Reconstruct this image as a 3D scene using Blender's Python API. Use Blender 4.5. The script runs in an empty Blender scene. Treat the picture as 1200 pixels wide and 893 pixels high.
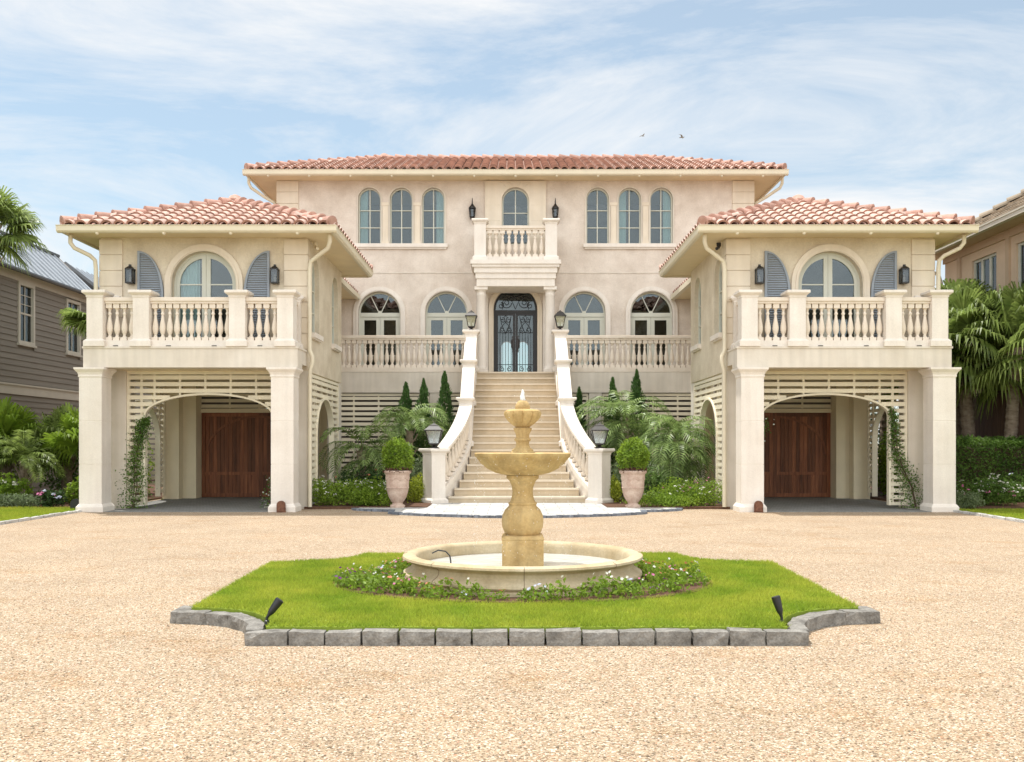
import bpy, bmesh, math, random
from mathutils import Vector, Matrix, Euler
from mathutils.geometry import tessellate_polygon
R = math.radians
PI = math.pi
C = bpy.context.scene.collection
S = bpy.context.scene

# ------------------------------------------------------------------ camera, sky, sun, exposure
cam = bpy.data.objects.new('camera', bpy.data.cameras.new('camera'))
C.objects.link(cam)
S.camera = cam
cam.location = (-.13, 0, 1.4)
cam.rotation_euler = (R(90), 0, 0)
cam.data.sensor_width = 36
cam.data.lens = 33.0
cam.data.shift_x = 1.0/1200
cam.data.shift_y = (521-446.5)/1200
cam.data.clip_end = 3000
SUNV = Vector((-.24, .19, 1)).normalized()
SUN_EL = math.asin(SUNV.z)
SUN_AZ = math.atan2(SUNV.x, SUNV.y)        # clockwise from +Y
W = bpy.data.worlds.new('World'); S.world = W; W.use_nodes = True
nt = W.node_tree; nt.nodes.clear()
def wn(t, **k):
    n = nt.nodes.new(t)
    for a, b in k.items(): setattr(n, a, b)
    return n
out = wn('ShaderNodeOutputWorld'); bg = wn('ShaderNodeBackground')
sky = wn('ShaderNodeTexSky', sky_type='NISHITA', sun_disc=False, sun_elevation=SUN_EL, sun_rotation=SUN_AZ)
sky.air_density = 1.0; sky.dust_density = 0.6; sky.ozone_density = 1.0
geo = wn('ShaderNodeTexCoord')
sep = wn('ShaderNodeSeparateXYZ'); nt.links.new(geo.outputs['Generated'], sep.inputs[0])
mx = wn('ShaderNodeMath', operation='MAXIMUM'); mx.inputs[1].default_value = .0; nt.links.new(sep.outputs[2], mx.inputs[0])
ad = wn('ShaderNodeMath', operation='ADD'); ad.inputs[1].default_value = .22; nt.links.new(mx.outputs[0], ad.inputs[0])
dx = wn('ShaderNodeMath', operation='DIVIDE'); nt.links.new(sep.outputs[0], dx.inputs[0]); nt.links.new(ad.outputs[0], dx.inputs[1])
dy = wn('ShaderNodeMath', operation='DIVIDE'); nt.links.new(sep.outputs[1], dy.inputs[0]); nt.links.new(ad.outputs[0], dy.inputs[1])
cb = wn('ShaderNodeCombineXYZ'); nt.links.new(dx.outputs[0], cb.inputs[0]); nt.links.new(dy.outputs[0], cb.inputs[1])
mp = wn('ShaderNodeMapping'); nt.links.new(cb.outputs[0], mp.inputs[0])
mp.inputs['Location'].default_value = (12.15, 3.15, 0); mp.inputs['Rotation'].default_value = (0, 0, R(18)); mp.inputs['Scale'].default_value = (.75, 1.25, 1)
n1 = wn('ShaderNodeTexNoise'); n1.inputs['Scale'].default_value = 1.25; n1.inputs['Detail'].default_value = 10; n1.inputs['Roughness'].default_value = .64; n1.inputs['Distortion'].default_value = .7
nt.links.new(mp.outputs[0], n1.inputs['Vector'])
cr = wn('ShaderNodeValToRGB'); nt.links.new(n1.outputs['Fac'], cr.inputs[0])
cr.color_ramp.elements[0].position = .40; cr.color_ramp.elements[0].color = (.34, .34, .34, 1)
cr.color_ramp.elements[1].position = .60; cr.color_ramp.elements[1].color = (1, 1, 1, 1)
mix = wn('ShaderNodeMixRGB'); nt.links.new(cr.outputs[0], mix.inputs[0]); tint = wn('ShaderNodeMixRGB', blend_type='MULTIPLY'); tint.inputs[0].default_value = 1; tint.inputs[2].default_value = (.76, .93, .88, 1); nt.links.new(sky.outputs[0], tint.inputs[1]); nt.links.new(tint.outputs[0], mix.inputs[1])
fill_bank = wn('ShaderNodeMapRange', interpolation_type='SMOOTHSTEP'); nt.links.new(sep.outputs[1], fill_bank.inputs[0])  # added brighter clouds behind the camera, unseen, to fill the shaded front
fill_bank.inputs['From Min'].default_value = .05; fill_bank.inputs['From Max'].default_value = -.45; fill_bank.inputs['To Min'].default_value = 1; fill_bank.inputs['To Max'].default_value = 2.4
cm = wn('ShaderNodeMixRGB', blend_type='MULTIPLY'); cm.inputs[0].default_value = 1; cm.inputs[1].default_value = (5.4, 5.5, 5.6, 1); nt.links.new(fill_bank.outputs[0], cm.inputs[2])
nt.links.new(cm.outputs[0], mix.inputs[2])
fill_cov = wn('ShaderNodeMapRange', interpolation_type='SMOOTHSTEP'); nt.links.new(sep.outputs[1], fill_cov.inputs[0])  # near-solid cloud cover for the added fill behind the camera
fill_cov.inputs['From Min'].default_value = -.05; fill_cov.inputs['From Max'].default_value = -.4; fill_cov.inputs['To Min'].default_value = 0; fill_cov.inputs['To Max'].default_value = .85
mxx = wn('ShaderNodeMath', operation='MAXIMUM'); nt.links.new(cr.outputs[0], mxx.inputs[0]); nt.links.new(fill_cov.outputs[0], mxx.inputs[1]); nt.links.new(mxx.outputs[0], mix.inputs[0])
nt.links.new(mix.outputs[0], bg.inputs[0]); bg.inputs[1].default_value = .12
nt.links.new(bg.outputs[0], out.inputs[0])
sl = bpy.data.lights.new('sun', 'SUN'); sl.energy = 3.35; sl.angle = R(.55); sl.color = (1, .965, .91)
so = bpy.data.objects.new('sun', sl); C.objects.link(so)
so.rotation_euler = SUNV.to_track_quat('Z', 'Y').to_euler(); so.location = (-20, 20, 60)
S.view_settings.view_transform = 'Standard'; S.view_settings.look = 'None'
S.view_settings.exposure = .55; S.view_settings.gamma = 1
S.cycles.max_bounces = 8; S.cycles.diffuse_bounces = 5; S.cycles.transparent_max_bounces = 12

# ------------------------------------------------------------------ materials
def mat(name, base, rough=.8, var=.12, scale=3., bump=0., bscale=60., base2=None, island=0., streak=0., spec=.3, transl=0., metal=0., stretch=None, fine=0., ramp=(.3, .7)):
    m = bpy.data.materials.new(name); m.use_nodes = True
    t = m.node_tree; N = t.nodes; L = t.links
    p = N['Principled BSDF']; p.inputs['Roughness'].default_value = rough
    p.inputs['Specular IOR Level'].default_value = spec; p.inputs['Metallic'].default_value = metal
    tc = N.new('ShaderNodeTexCoord')
    vec = tc.outputs['Object']
    if stretch:
        mpn = N.new('ShaderNodeMapping'); mpn.inputs['Scale'].default_value = stretch
        L.new(vec, mpn.inputs[0]); vec2 = mpn.outputs[0]
    else: vec2 = vec
    no = N.new('ShaderNodeTexNoise'); no.inputs['Scale'].default_value = scale; no.inputs['Detail'].default_value = 7; no.inputs['Roughness'].default_value = .6
    L.new(vec2, no.inputs['Vector'])
    r = N.new('ShaderNodeValToRGB'); L.new(no.outputs['Fac'], r.inputs[0])
    b2 = base2 or tuple(c*(1-var) for c in base)
    b1 = base if base2 else tuple(min(1, c*(1+var)) for c in base)
    r.color_ramp.elements[0].position = ramp[0]; r.color_ramp.elements[0].color = (*b2, 1)
    r.color_ramp.elements[1].position = ramp[1]; r.color_ramp.elements[1].color = (*b1, 1)
    col = r.outputs[0]
    def mulby(facsock, lo, hi, a=0., b=1.):
        nonlocal col
        mr = N.new('ShaderNodeMapRange'); mr.inputs['From Min'].default_value = a; mr.inputs['From Max'].default_value = b
        mr.inputs['To Min'].default_value = lo; mr.inputs['To Max'].default_value = hi
        L.new(facsock, mr.inputs[0])
        mm = N.new('ShaderNodeMixRGB'); mm.blend_type = 'MULTIPLY'; mm.inputs[0].default_value = 1
        L.new(col, mm.inputs[1]); L.new(mr.outputs[0], mm.inputs[2]); col = mm.outputs[0]
    if island:
        g = N.new('ShaderNodeNewGeometry'); mulby(g.outputs['Random Per Island'], 1-island, 1+island)
    if fine:
        nf = N.new('ShaderNodeTexNoise'); nf.inputs['Scale'].default_value = bscale; nf.inputs['Detail'].default_value = 4; L.new(vec, nf.inputs['Vector'])
        mulby(nf.outputs['Fac'], 1-fine, 1+fine, .3, .7)
    if streak:
        ms = N.new('ShaderNodeMapping'); ms.inputs['Scale'].default_value = (5, 5, .35); L.new(vec, ms.inputs[0])
        ns = N.new('ShaderNodeTexNoise'); ns.inputs['Scale'].default_value = 1.6; ns.inputs['Detail'].default_value = 6; L.new(ms.outputs[0], ns.inputs['Vector'])
        mulby(ns.outputs['Fac'], 1-streak, 1+streak*.25, .35, .62)
    L.new(col, p.inputs['Base Color'])
    if bump:
        nb = N.new('ShaderNodeTexNoise'); nb.inputs['Scale'].default_value = bscale; nb.inputs['Detail'].default_value = 5; L.new(vec2, nb.inputs['Vector'])
        bp = N.new('ShaderNodeBump'); bp.inputs['Strength'].default_value = bump; bp.inputs['Distance'].default_value = .02
        L.new(nb.outputs['Fac'], bp.inputs['Height']); L.new(bp.outputs[0], p.inputs['Normal'])
    if transl:
        tr = N.new('ShaderNodeBsdfTranslucent'); L.new(col, tr.inputs[0])
        ms_ = N.new('ShaderNodeMixShader'); ms_.inputs[0].default_value = transl
        L.new(p.outputs[0], ms_.inputs[1]); L.new(tr.outputs[0], ms_.inputs[2]); L.new(ms_.outputs[0], N['Material Output'].inputs[0])
    return m

M = {}
M['stucco'] = mat('stucco_pink', (.71, .63, .54), .9, scale=1.6, base2=(.575, .49, .405), bump=.25, bscale=25, streak=.025, fine=.06, ramp=(.34, .64))
M['stucco_wing'] = mat('stucco_yellow_bounce', (.69, .61, .475), .9, scale=1.7, base2=(.55, .465, .34), bump=.25, bscale=25, streak=.025, fine=.06, ramp=(.34, .64))  # same stucco as the main block, with yellow bounce light painted in
M['panel'] = mat('limestone_panel', (.74, .655, .53), .85, scale=2, base2=(.66, .57, .44), bump=.1, bscale=30, streak=.05)
M['stone'] = mat('cast_stone', (.78, .72, .64), .85, scale=1.6, base2=(.69, .62, .535), bump=.12, bscale=40, streak=.05, fine=.04)
M['beam'] = mat('beam_stucco', (.70, .64, .55), .9, scale=1.5, base2=(.60, .535, .44), bump=.15, bscale=30, streak=.075)
M['baluster'] = mat('baluster_stone', (.75, .67, .57), .85, scale=4, base2=(.66, .57, .46), bump=.08, bscale=40)
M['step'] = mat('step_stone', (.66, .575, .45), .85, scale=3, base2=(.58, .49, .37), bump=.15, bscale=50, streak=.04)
M['riser'] = mat('riser_stone_shaded', (.56, .46, .33), .85, scale=3, base2=(.48, .385, .26), bump=.15, bscale=50, streak=.04)  # step stone darkened, the risers' shade put into the colour
M['terrace'] = mat('terrace_stone', (.50, .49, .465), .85, scale=2.5, var=.12, bump=.1, bscale=50)
M['lattice'] = mat('lattice_paint', (.76, .69, .53), .7, scale=2, var=.06, island=.04)
M['trim'] = mat('cream_paint_bounce', (.76, .67, .47), .6, scale=2, var=.05)  # cream paint, yellowed further to carry bounce light in the carports
M['soffit'] = mat('soffit_paint', (.72, .60, .40), .8, scale=2, var=.06)
M['gutter'] = mat('gutter_paint', (.68, .61, .46), .45, scale=2, var=.05)
M['tile'] = mat('roof_tile', (.60, .435, .36), .8, scale=9, base2=(.47, .32, .26), bump=.2, bscale=50, island=.15, fine=.14)
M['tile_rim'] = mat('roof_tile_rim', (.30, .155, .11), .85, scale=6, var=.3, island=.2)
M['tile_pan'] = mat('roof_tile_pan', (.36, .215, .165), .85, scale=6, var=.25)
M['ridge'] = mat('ridge_tile', (.50, .31, .245), .8, scale=8, base2=(.36, .19, .14), bump=.2, bscale=50, island=.2)
M['frame'] = mat('window_frame_paint', (.58, .58, .49), .5, scale=3, var=.04)
M['shutter'] = mat('shutter_paint', (.265, .295, .325), .55, scale=3, var=.08)
M['iron'] = mat('wrought_iron', (.012, .011, .010), .45, var=.2, spec=.5)
M['bronze'] = mat('dark_bronze', (.035, .03, .026), .5, var=.3, scale=20, spec=.5)
M['wood'] = mat('garage_wood', (.30, .115, .05), .5, scale=2.2, base2=(.13, .045, .02), island=.38, bump=.15, bscale=20, stretch=(9, 9, .6))
M['curtain'] = mat('curtain_cloth', (.72, .80, .77), .9, var=.05)
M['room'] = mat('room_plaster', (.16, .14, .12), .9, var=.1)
M['terracotta'] = mat('terracotta', (.58, .46, .37), .9, scale=6, base2=(.40, .27, .21), bump=.25, bscale=40, fine=.1)
M['fountain'] = mat('fountain_stone', (.58, .42, .20), .85, scale=5, base2=(.42, .27, .10), bump=.3, bscale=45, streak=.22, fine=.10)
M['basin'] = mat('basin_stone', (.55, .46, .31), .85, scale=3, base2=(.42, .32, .18), bump=.2, bscale=45, streak=.10, fine=.08)
M['kerb'] = mat('granite_sett', (.33, .31, .275), .85, scale=9, base2=(.125, .115, .10), bump=.6, bscale=60, island=.22, fine=.2)
M['cobble'] = mat('slate_cobble', (.20, .22, .25), .85, scale=12, base2=(.11, .12, .14), bump=.4, bscale=40, island=.25)
M['drive'] = mat('driveway_paver', (.30, .30, .285), .85, scale=5, base2=(.21, .21, .20), bump=.3, bscale=30, fine=.15)
M['blackp'] = mat('black_plastic', (.012, .013, .014), .4, var=.2, spec=.5)
M['rust'] = mat('rusty_metal', (.16, .07, .04), .7, scale=20, var=.4)
M['siding'] = mat('grey_siding', (.215, .19, .155), .75, scale=2, var=.12, stretch=(.3, .3, 6))
M['nbtrim'] = mat('neighbour_trim', (.50, .46, .38), .7, scale=2, var=.06)
M['metalroof'] = mat('metal_roof', (.36, .39, .42), .4, scale=2, var=.08, spec=.5)
M['metaldark'] = mat('metal_roof_edge', (.08, .085, .09), .5, scale=2, var=.1)
M['tan'] = mat('tan_stucco', (.56, .43, .31), .9, scale=1.5, var=.08, bump=.15)
M['tan2'] = mat('tan_stucco_band', (.46, .34, .235), .9, scale=1.5, var=.08, bump=.15)
M['shingle'] = mat('flat_roof_tile', (.33, .27, .20), .85, scale=5, var=.2, island=.25)
M['fence'] = mat('brown_fence', (.13, .08, .055), .8, scale=3, var=.25, stretch=(5, 5, .5))
M['trunk'] = mat('palm_trunk', (.42, .34, .25), .95, scale=6, base2=(.20, .15, .11), bump=.8, bscale=25, stretch=(1, 1, 2.5))
M['bark'] = mat('stem_bark', (.10, .07, .045), .95, scale=10, var=.3)
M['soil'] = mat('mulch', (.16, .085, .05), .95, scale=18, base2=(.07, .035, .022), bump=.8, bscale=50)
def leafm(n, a, b, isl=.35, tr=.35, rough=.5): return mat(n, a, rough, scale=3, base2=b, island=isl, transl=tr, spec=.3)
M['grass'] = mat('grass_blades', (.47, .49, .065), .7, scale=1.6, base2=(.23, .34, .028), island=.3, transl=.5, spec=.3, ramp=(.33, .68))
M['turf'] = mat('turf_soil', (.24, .31, .035), .95, scale=12, base2=(.17, .23, .025))
M['leaf_bright'] = leafm('leaf_bright', (.27, .38, .04), (.15, .25, .028), .35, .5)
M['leaf_green'] = leafm('leaf_green', (.15, .25, .045), (.075, .15, .03), .4, .45)
M['leaf_dark'] = leafm('leaf_dark', (.065, .12, .03), (.03, .07, .018), .4, .35)
M['leaf_lime'] = leafm('leaf_lime', (.40, .43, .05), (.26, .32, .03), .3, .5)
M['leaf_grey'] = leafm('leaf_grey', (.24, .30, .16), (.13, .18, .08), .35, .45)
M['leaf_palm'] = leafm('palm_leaf', (.30, .37, .10), (.15, .22, .05), .45, .45, .4)
M['leaf_date'] = leafm('date_palm_leaf', (.30, .40, .13), (.11, .18, .05), .4, .4, .4)
M['leaf_cyp'] = leafm('cypress_leaf', (.10, .19, .05), (.04, .095, .022), .4, .3)
M['petal_white'] = leafm('petal_white', (.75, .74, .66), (.6, .6, .5), .1, .3)
M['petal_pink'] = leafm('petal_pink', (.62, .2, .35), (.5, .12, .28), .2, .3)
M['petal_coral'] = leafm('petal_coral', (.65, .17, .07), (.55, .25, .16), .25, .3)
M['petal_purple'] = leafm('petal_purple', (.22, .035, .24), (.13, .02, .16), .2, .3)
M['petal_blue'] = leafm('petal_blue', (.42, .47, .62), (.55, .56, .66), .15, .3)
M['orange'] = mat('orange_leaf', (.5, .2, .03), .7, var=.3)

def glassmat(name, tint, refl=1.45, trans=.85, rough=.02):
    m = bpy.data.materials.new(name); m.use_nodes = True
    t = m.node_tree; t.nodes.clear(); N = t.nodes; L = t.links
    o = N.new('ShaderNodeOutputMaterial'); ms = N.new('ShaderNodeMixShader')
    tb = N.new('ShaderNodeBsdfTransparent'); tb.inputs[0].default_value = (*tint, 1)
    gl = N.new('ShaderNodeBsdfGlossy'); gl.inputs['Roughness'].default_value = rough; gl.inputs[0].default_value = (.85, .92, .95, 1)
    tcn = N.new('ShaderNodeTexCoord'); nn = N.new('ShaderNodeTexNoise'); nn.inputs['Scale'].default_value = 1.5; L.new(tcn.outputs['Object'], nn.inputs['Vector'])
    bp = N.new('ShaderNodeBump'); bp.inputs['Strength'].default_value = .06; bp.inputs['Distance'].default_value = .1; L.new(nn.outputs['Fac'], bp.inputs['Height']); L.new(bp.outputs[0], gl.inputs['Normal'])
    lw = N.new('ShaderNodeFresnel'); lw.inputs[0].default_value = refl
    a = N.new('ShaderNodeMath'); a.operation = 'ADD'; a.inputs[1].default_value = 1-trans; a.use_clamp = True; L.new(lw.outputs[0], a.inputs[0])
    L.new(a.outputs[0], ms.inputs[0]); L.new(tb.outputs[0], ms.inputs[1]); L.new(gl.outputs[0], ms.inputs[2]); L.new(ms.outputs[0], o.inputs[0])
    return m
M['glass'] = glassmat('window_glass', (.74, .80, .80), 1.45, .97)
M['glass_dark'] = glassmat('smoked_lantern_glass', (.5, .5, .5), 1.35, .94, .05)
M['glass_lantern'] = glassmat('lantern_glass', (.9, .9, .88), 1.4, .62, .15)
def watermat():
    m = bpy.data.materials.new('water'); m.use_nodes = True
    p = m.node_tree.nodes['Principled BSDF']; p.inputs['Base Color'].default_value = (.62, .63, .60, 1); p.inputs['Roughness'].default_value = .12
    p.inputs['Specular IOR Level'].default_value = .6
    N = m.node_tree.nodes; L = m.node_tree.links
    nb = N.new('ShaderNodeTexNoise'); nb.inputs['Scale'].default_value = 16; nb.inputs['Detail'].default_value = 4
    bp = N.new('ShaderNodeBump'); bp.inputs['Strength'].default_value = .5; bp.inputs['Distance'].default_value = .02
    L.new(nb.outputs['Fac'], bp.inputs['Height']); L.new(bp.outputs[0], p.inputs['Normal'])
    return m
M['water'] = watermat()
M['foam'] = mat('water_foam', (.9, .92, .92), .3, var=.03, spec=.6, transl=.3)
def paving(m, sc, w, h, dark, off=.5):
    t = m.node_tree; N = t.nodes; L = t.links; p = N['Principled BSDF']; src = p.inputs['Base Color'].links[0].from_socket
    tc = N.new('ShaderNodeTexCoord'); b = N.new('ShaderNodeTexBrick'); b.offset = off; b.inputs['Scale'].default_value = sc; b.inputs['Brick Width'].default_value = w; b.inputs['Row Height'].default_value = h
    b.inputs['Mortar Size'].default_value = .012; b.inputs['Color1'].default_value = (1, 1, 1, 1); b.inputs['Color2'].default_value = (.86, .85, .83, 1); b.inputs['Mortar'].default_value = (dark, dark, dark, 1)
    L.new(tc.outputs['Object'], b.inputs['Vector']); mm = N.new('ShaderNodeMixRGB'); mm.blend_type = 'MULTIPLY'; mm.inputs[0].default_value = 1
    L.new(src, mm.inputs[1]); L.new(b.outputs['Color'], mm.inputs[2]); L.new(mm.outputs[0], p.inputs['Base Color'])
paving(M['terrace'], 1, .6, .45, .55); paving(M['drive'], 1, .22, .11, .6)
def gravelmat():
    m = bpy.data.materials.new('gravel'); m.use_nodes = True
    t = m.node_tree; N = t.nodes; L = t.links; p = N['Principled BSDF']; p.inputs['Roughness'].default_value = .9; p.inputs['Specular IOR Level'].default_value = .15
    tc = N.new('ShaderNodeTexCoord')
    v = N.new('ShaderNodeTexVoronoi'); v.inputs['Scale'].default_value = 105; L.new(tc.outputs['Object'], v.inputs['Vector'])
    wn_ = N.new('ShaderNodeSeparateColor'); L.new(v.outputs['Color'], wn_.inputs[0])
    r = N.new('ShaderNodeValToRGB'); L.new(wn_.outputs[0], r.inputs[0])
    e = r.color_ramp.elements; e[0].position = 0; e[0].color = (.15, .11, .08, 1); e[1].position = .10; e[1].color = (.24, .155, .095, 1)
    for pos, c in ((.25, (.33, .245, .155)), (.55, (.395, .30, .20)), (.8, (.465, .37, .26)), (.93, (.66, .59, .49)), (.985, (.44, .23, .14))):
        x = e.new(pos); x.color = (*c, 1)
    v2 = N.new('ShaderNodeTexVoronoi'); v2.inputs['Scale'].default_value = 64; L.new(tc.outputs['Object'], v2.inputs['Vector'])
    s2 = N.new('ShaderNodeSeparateColor'); L.new(v2.outputs['Color'], s2.inputs[0])
    c1 = N.new('ShaderNodeMath'); c1.operation = 'LESS_THAN'; c1.inputs[1].default_value = .22; L.new(s2.outputs[1], c1.inputs[0])
    c2 = N.new('ShaderNodeMath'); c2.operation = 'LESS_THAN'; c2.inputs[1].default_value = .24; L.new(v2.outputs['Distance'], c2.inputs[0])
    c3 = N.new('ShaderNodeMath'); c3.operation = 'MULTIPLY'; L.new(c1.outputs[0], c3.inputs[0]); L.new(c2.outputs[0], c3.inputs[1])
    mk = N.new('ShaderNodeMixRGB'); mk.inputs[2].default_value = (.07, .05, .038, 1); L.new(c3.outputs[0], mk.inputs[0]); L.new(r.outputs[0], mk.inputs[1])
    # large soft patches and raked tracks
    n = N.new('ShaderNodeTexNoise'); n.inputs['Scale'].default_value = .8; n.inputs['Detail'].default_value = 8; n.inputs['Roughness'].default_value = .65; L.new(tc.outputs['Object'], n.inputs['Vector'])
    mr = N.new('ShaderNodeMapRange'); mr.inputs['From Min'].default_value = .3; mr.inputs['From Max'].default_value = .7; mr.inputs['To Min'].default_value = .90; mr.inputs['To Max'].default_value = 1.10; L.new(n.outputs['Fac'], mr.inputs[0])
    mm = N.new('ShaderNodeMixRGB'); mm.blend_type = 'MULTIPLY'; mm.inputs[0].default_value = 1; L.new(mk.outputs[0], mm.inputs[1]); L.new(mr.outputs[0], mm.inputs[2])
    n3 = N.new('ShaderNodeTexNoise'); n3.inputs['Scale'].default_value = 1.1; n3.inputs['Detail'].default_value = 9; n3.inputs['Roughness'].default_value = .7
    mp3 = N.new('ShaderNodeMapping'); mp3.inputs['Location'].default_value = (7, 3, 0); mp3.inputs['Scale'].default_value = (.8, 1.5, 1); L.new(tc.outputs['Object'], mp3.inputs[0]); L.new(mp3.outputs[0], n3.inputs['Vector'])
    r3 = N.new('ShaderNodeValToRGB'); r3.color_ramp.elements[0].position = .54; r3.color_ramp.elements[0].color = (1, 1, 1, 1); r3.color_ramp.elements[1].position = .72; r3.color_ramp.elements[1].color = (.86, .74, .60, 1); L.new(n3.outputs['Fac'], r3.inputs[0])
    m3 = N.new('ShaderNodeMixRGB'); m3.blend_type = 'MULTIPLY'; m3.inputs[0].default_value = 1; L.new(mm.outputs[0], m3.inputs[1]); L.new(r3.outputs[0], m3.inputs[2]); mm = m3
    # dark gaps between stones
    mg = N.new('ShaderNodeMapRange'); mg.inputs['From Min'].default_value = .45; mg.inputs['From Max'].default_value = .85; mg.inputs['To Min'].default_value = 1; mg.inputs['To Max'].default_value = .75; L.new(v.outputs['Distance'], mg.inputs[0])
    m2 = N.new('ShaderNodeMixRGB'); m2.blend_type = 'MULTIPLY'; m2.inputs[0].default_value = 1; L.new(mm.outputs[0], m2.inputs[1]); L.new(mg.outputs[0], m2.inputs[2])
    L.new(m2.outputs[0], p.inputs['Base Color'])
    bp = N.new('ShaderNodeBump'); bp.invert = True; bp.inputs['Strength'].default_value = .15; bp.inputs['Distance'].default_value = .004; L.new(v.outputs['Distance'], bp.inputs['Height'])
    nb = N.new('ShaderNodeTexNoise'); nb.inputs['Scale'].default_value = 5; nb.inputs['Detail'].default_value = 6; L.new(tc.outputs['Object'], nb.inputs['Vector'])
    b2 = N.new('ShaderNodeBump'); b2.inputs['Strength'].default_value = .15; b2.inputs['Distance'].default_value = .04; L.new(nb.outputs['Fac'], b2.inputs['Height']); L.new(bp.outputs[0], b2.inputs['Normal'])
    L.new(b2.outputs[0], p.inputs['Normal'])
    return m
M['gravel'] = gravelmat()
M['pebble'] = mat('pebbles', (.46, .36, .25), .85, scale=3, base2=(.36, .27, .175), island=.6)

# ------------------------------------------------------------------ mesh builder
class MB:
    def __init__(s, tf=None): s.v = []; s.f = []; s.tf = tf; s.mi = []; s.cm = 0
    def add(s, vs, fs):
        n = len(s.v)
        if s.tf: vs = [s.tf(*v) for v in vs]
        s.v += [tuple(v) for v in vs]
        for f in fs: s.f.append([i+n for i in f]); s.mi.append(s.cm)
        return s
    def box(s, x0, x1, y0, y1, z0, z1):
        return s.add([(x0,y0,z0),(x1,y0,z0),(x1,y1,z0),(x0,y1,z0),(x0,y0,z1),(x1,y0,z1),(x1,y1,z1),(x0,y1,z1)],
                     [(0,3,2,1),(4,5,6,7),(0,1,5,4),(1,2,6,5),(2,3,7,6),(3,0,4,7)])
    def rbox(s, cx, cy, w, d, z0, z1, ang):
        ca, sa = math.cos(ang), math.sin(ang); p = []
        for z in (z0, z1):
            for a, b in ((-1,-1),(1,-1),(1,1),(-1,1)):
                x, y = a*w/2, b*d/2; p.append((cx+x*ca-y*sa, cy+x*sa+y*ca, z))
        return s.add(p, [(0,3,2,1),(4,5,6,7),(0,1,5,4),(1,2,6,5),(2,3,7,6),(3,0,4,7)])
    def frustum(s, cx, cy, w0, d0, z0, w1, d1, z1, ang=0.):
        ca, sa = math.cos(ang), math.sin(ang); p = []
        for z, w, d in ((z0,w0,d0),(z1,w1,d1)):
            for a, b in ((-1,-1),(1,-1),(1,1),(-1,1)):
                x, y = a*w/2, b*d/2; p.append((cx+x*ca-y*sa, cy+x*sa+y*ca, z))
        return s.add(p, [(0,3,2,1),(4,5,6,7),(0,1,5,4),(1,2,6,5),(2,3,7,6),(3,0,4,7)])
    def sqprof(s, cx, cy, prof, ang=0., asp=1.):      # stacked square profile [(half,z)...]
        ca, sa = math.cos(ang), math.sin(ang); p = []; f = []
        for h, z in prof:
            for a, b in ((-1,-1),(1,-1),(1,1),(-1,1)):
                x, y = a*h, b*h*asp; p.append((cx+x*ca-y*sa, cy+x*sa+y*ca, z))
        for k in range(len(prof)-1):
            for j in range(4): f.append((k*4+j, k*4+(j+1)%4, k*4+4+(j+1)%4, k*4+4+j))
        n = len(prof)-1; f += [(3,2,1,0), (n*4, n*4+1, n*4+2, n*4+3)]
        return s.add(p, f)
    def lathe(s, cx, cy, prof, seg=16, cap=True, fn=None):
        p = []; f = []
        for r, z in prof:
            for j in range(seg):
                a = 2*PI*j/seg; rr = r*(fn(a, z) if fn else 1); p.append((cx+rr*math.cos(a), cy+rr*math.sin(a), z))
        for k in range(len(prof)-1):
            for j in range(seg): f.append((k*seg+j, k*seg+(j+1)%seg, (k+1)*seg+(j+1)%seg, (k+1)*seg+j))
        if cap: f += [tuple(range(seg-1, -1, -1)), tuple((len(prof)-1)*seg+j for j in range(seg))]
        return s.add(p, f)
    def tube(s, pts, r, seg=6, r2=None, cap=True):
        pts = [Vector(p) for p in pts]; n = len(pts); p = []; f = []
        up = None
        for i, q in enumerate(pts):
            d = (pts[min(i+1, n-1)]-pts[max(i-1, 0)])
            d = d.normalized() if d.length > 1e-9 else Vector((0,0,1))
            if up is None:
                up = Vector((0,0,1)) if abs(d.z) < .9 else Vector((1,0,0))
            a = d.cross(up)
            if a.length < 1e-6: a = d.cross(Vector((0,1,0)))
            a.normalize(); b = a.cross(d).normalized(); up = b
            rr = r if r2 is None else r+(r2-r)*i/(n-1)
            for j in range(seg):
                t = 2*PI*j/seg; v = q+a*rr*math.cos(t)+b*rr*math.sin(t); p.append(tuple(v))
        for k in range(n-1):
            for j in range(seg): f.append((k*seg+j, k*seg+(j+1)%seg, (k+1)*seg+(j+1)%seg, (k+1)*seg+j))
        if cap: f += [tuple(range(seg-1, -1, -1)), tuple((n-1)*seg+j for j in range(seg))]
        return s.add(p, f)
    def slab(s, outline, holes, t0, t1, mp):          # outline in (u,z); mp(u,z,t)
        loops = [outline]+list(holes)
        flat = [q for l in loops for q in l]
        tris = tessellate_polygon([[Vector((u, z, 0)) for u, z in l] for l in loops])
        n = len(flat)
        vs = [mp(u, z, t0) for u, z in flat]+[mp(u, z, t1) for u, z in flat]
        fs = [tuple(t) for t in tris]+[tuple(i+n for i in reversed(t)) for t in tris]
        k = 0
        for l in loops:
            m = len(l)
            for i in range(m):
                a, b = k+i, k+(i+1)%m; fs.append((a, b, b+n, a+n))
            k += m
        return s.add(vs, fs)
    def band(s, inner, outer, t0, t1, mp, closed=False):   # ribbon between two equal polylines
        m = len(inner); vs = []; fs = []
        for t in (t0, t1):
            for l in (inner, outer): vs += [mp(u, z, t) for u, z in l]
        rng = m if closed else m-1
        for i in range(rng):
            j = (i+1) % m
            fs += [(i, j, m+j, m+i), (2*m+i, 3*m+i, 3*m+j, 2*m+j), (i, 2*m+i, 2*m+j, j), (m+i, m+j, 3*m+j, 3*m+i)]
        if not closed: fs += [(0, m, 3*m, 2*m), (m-1, 3*m-1, 4*m-1, 2*m-1)]
        return s.add(vs, fs)
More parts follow.
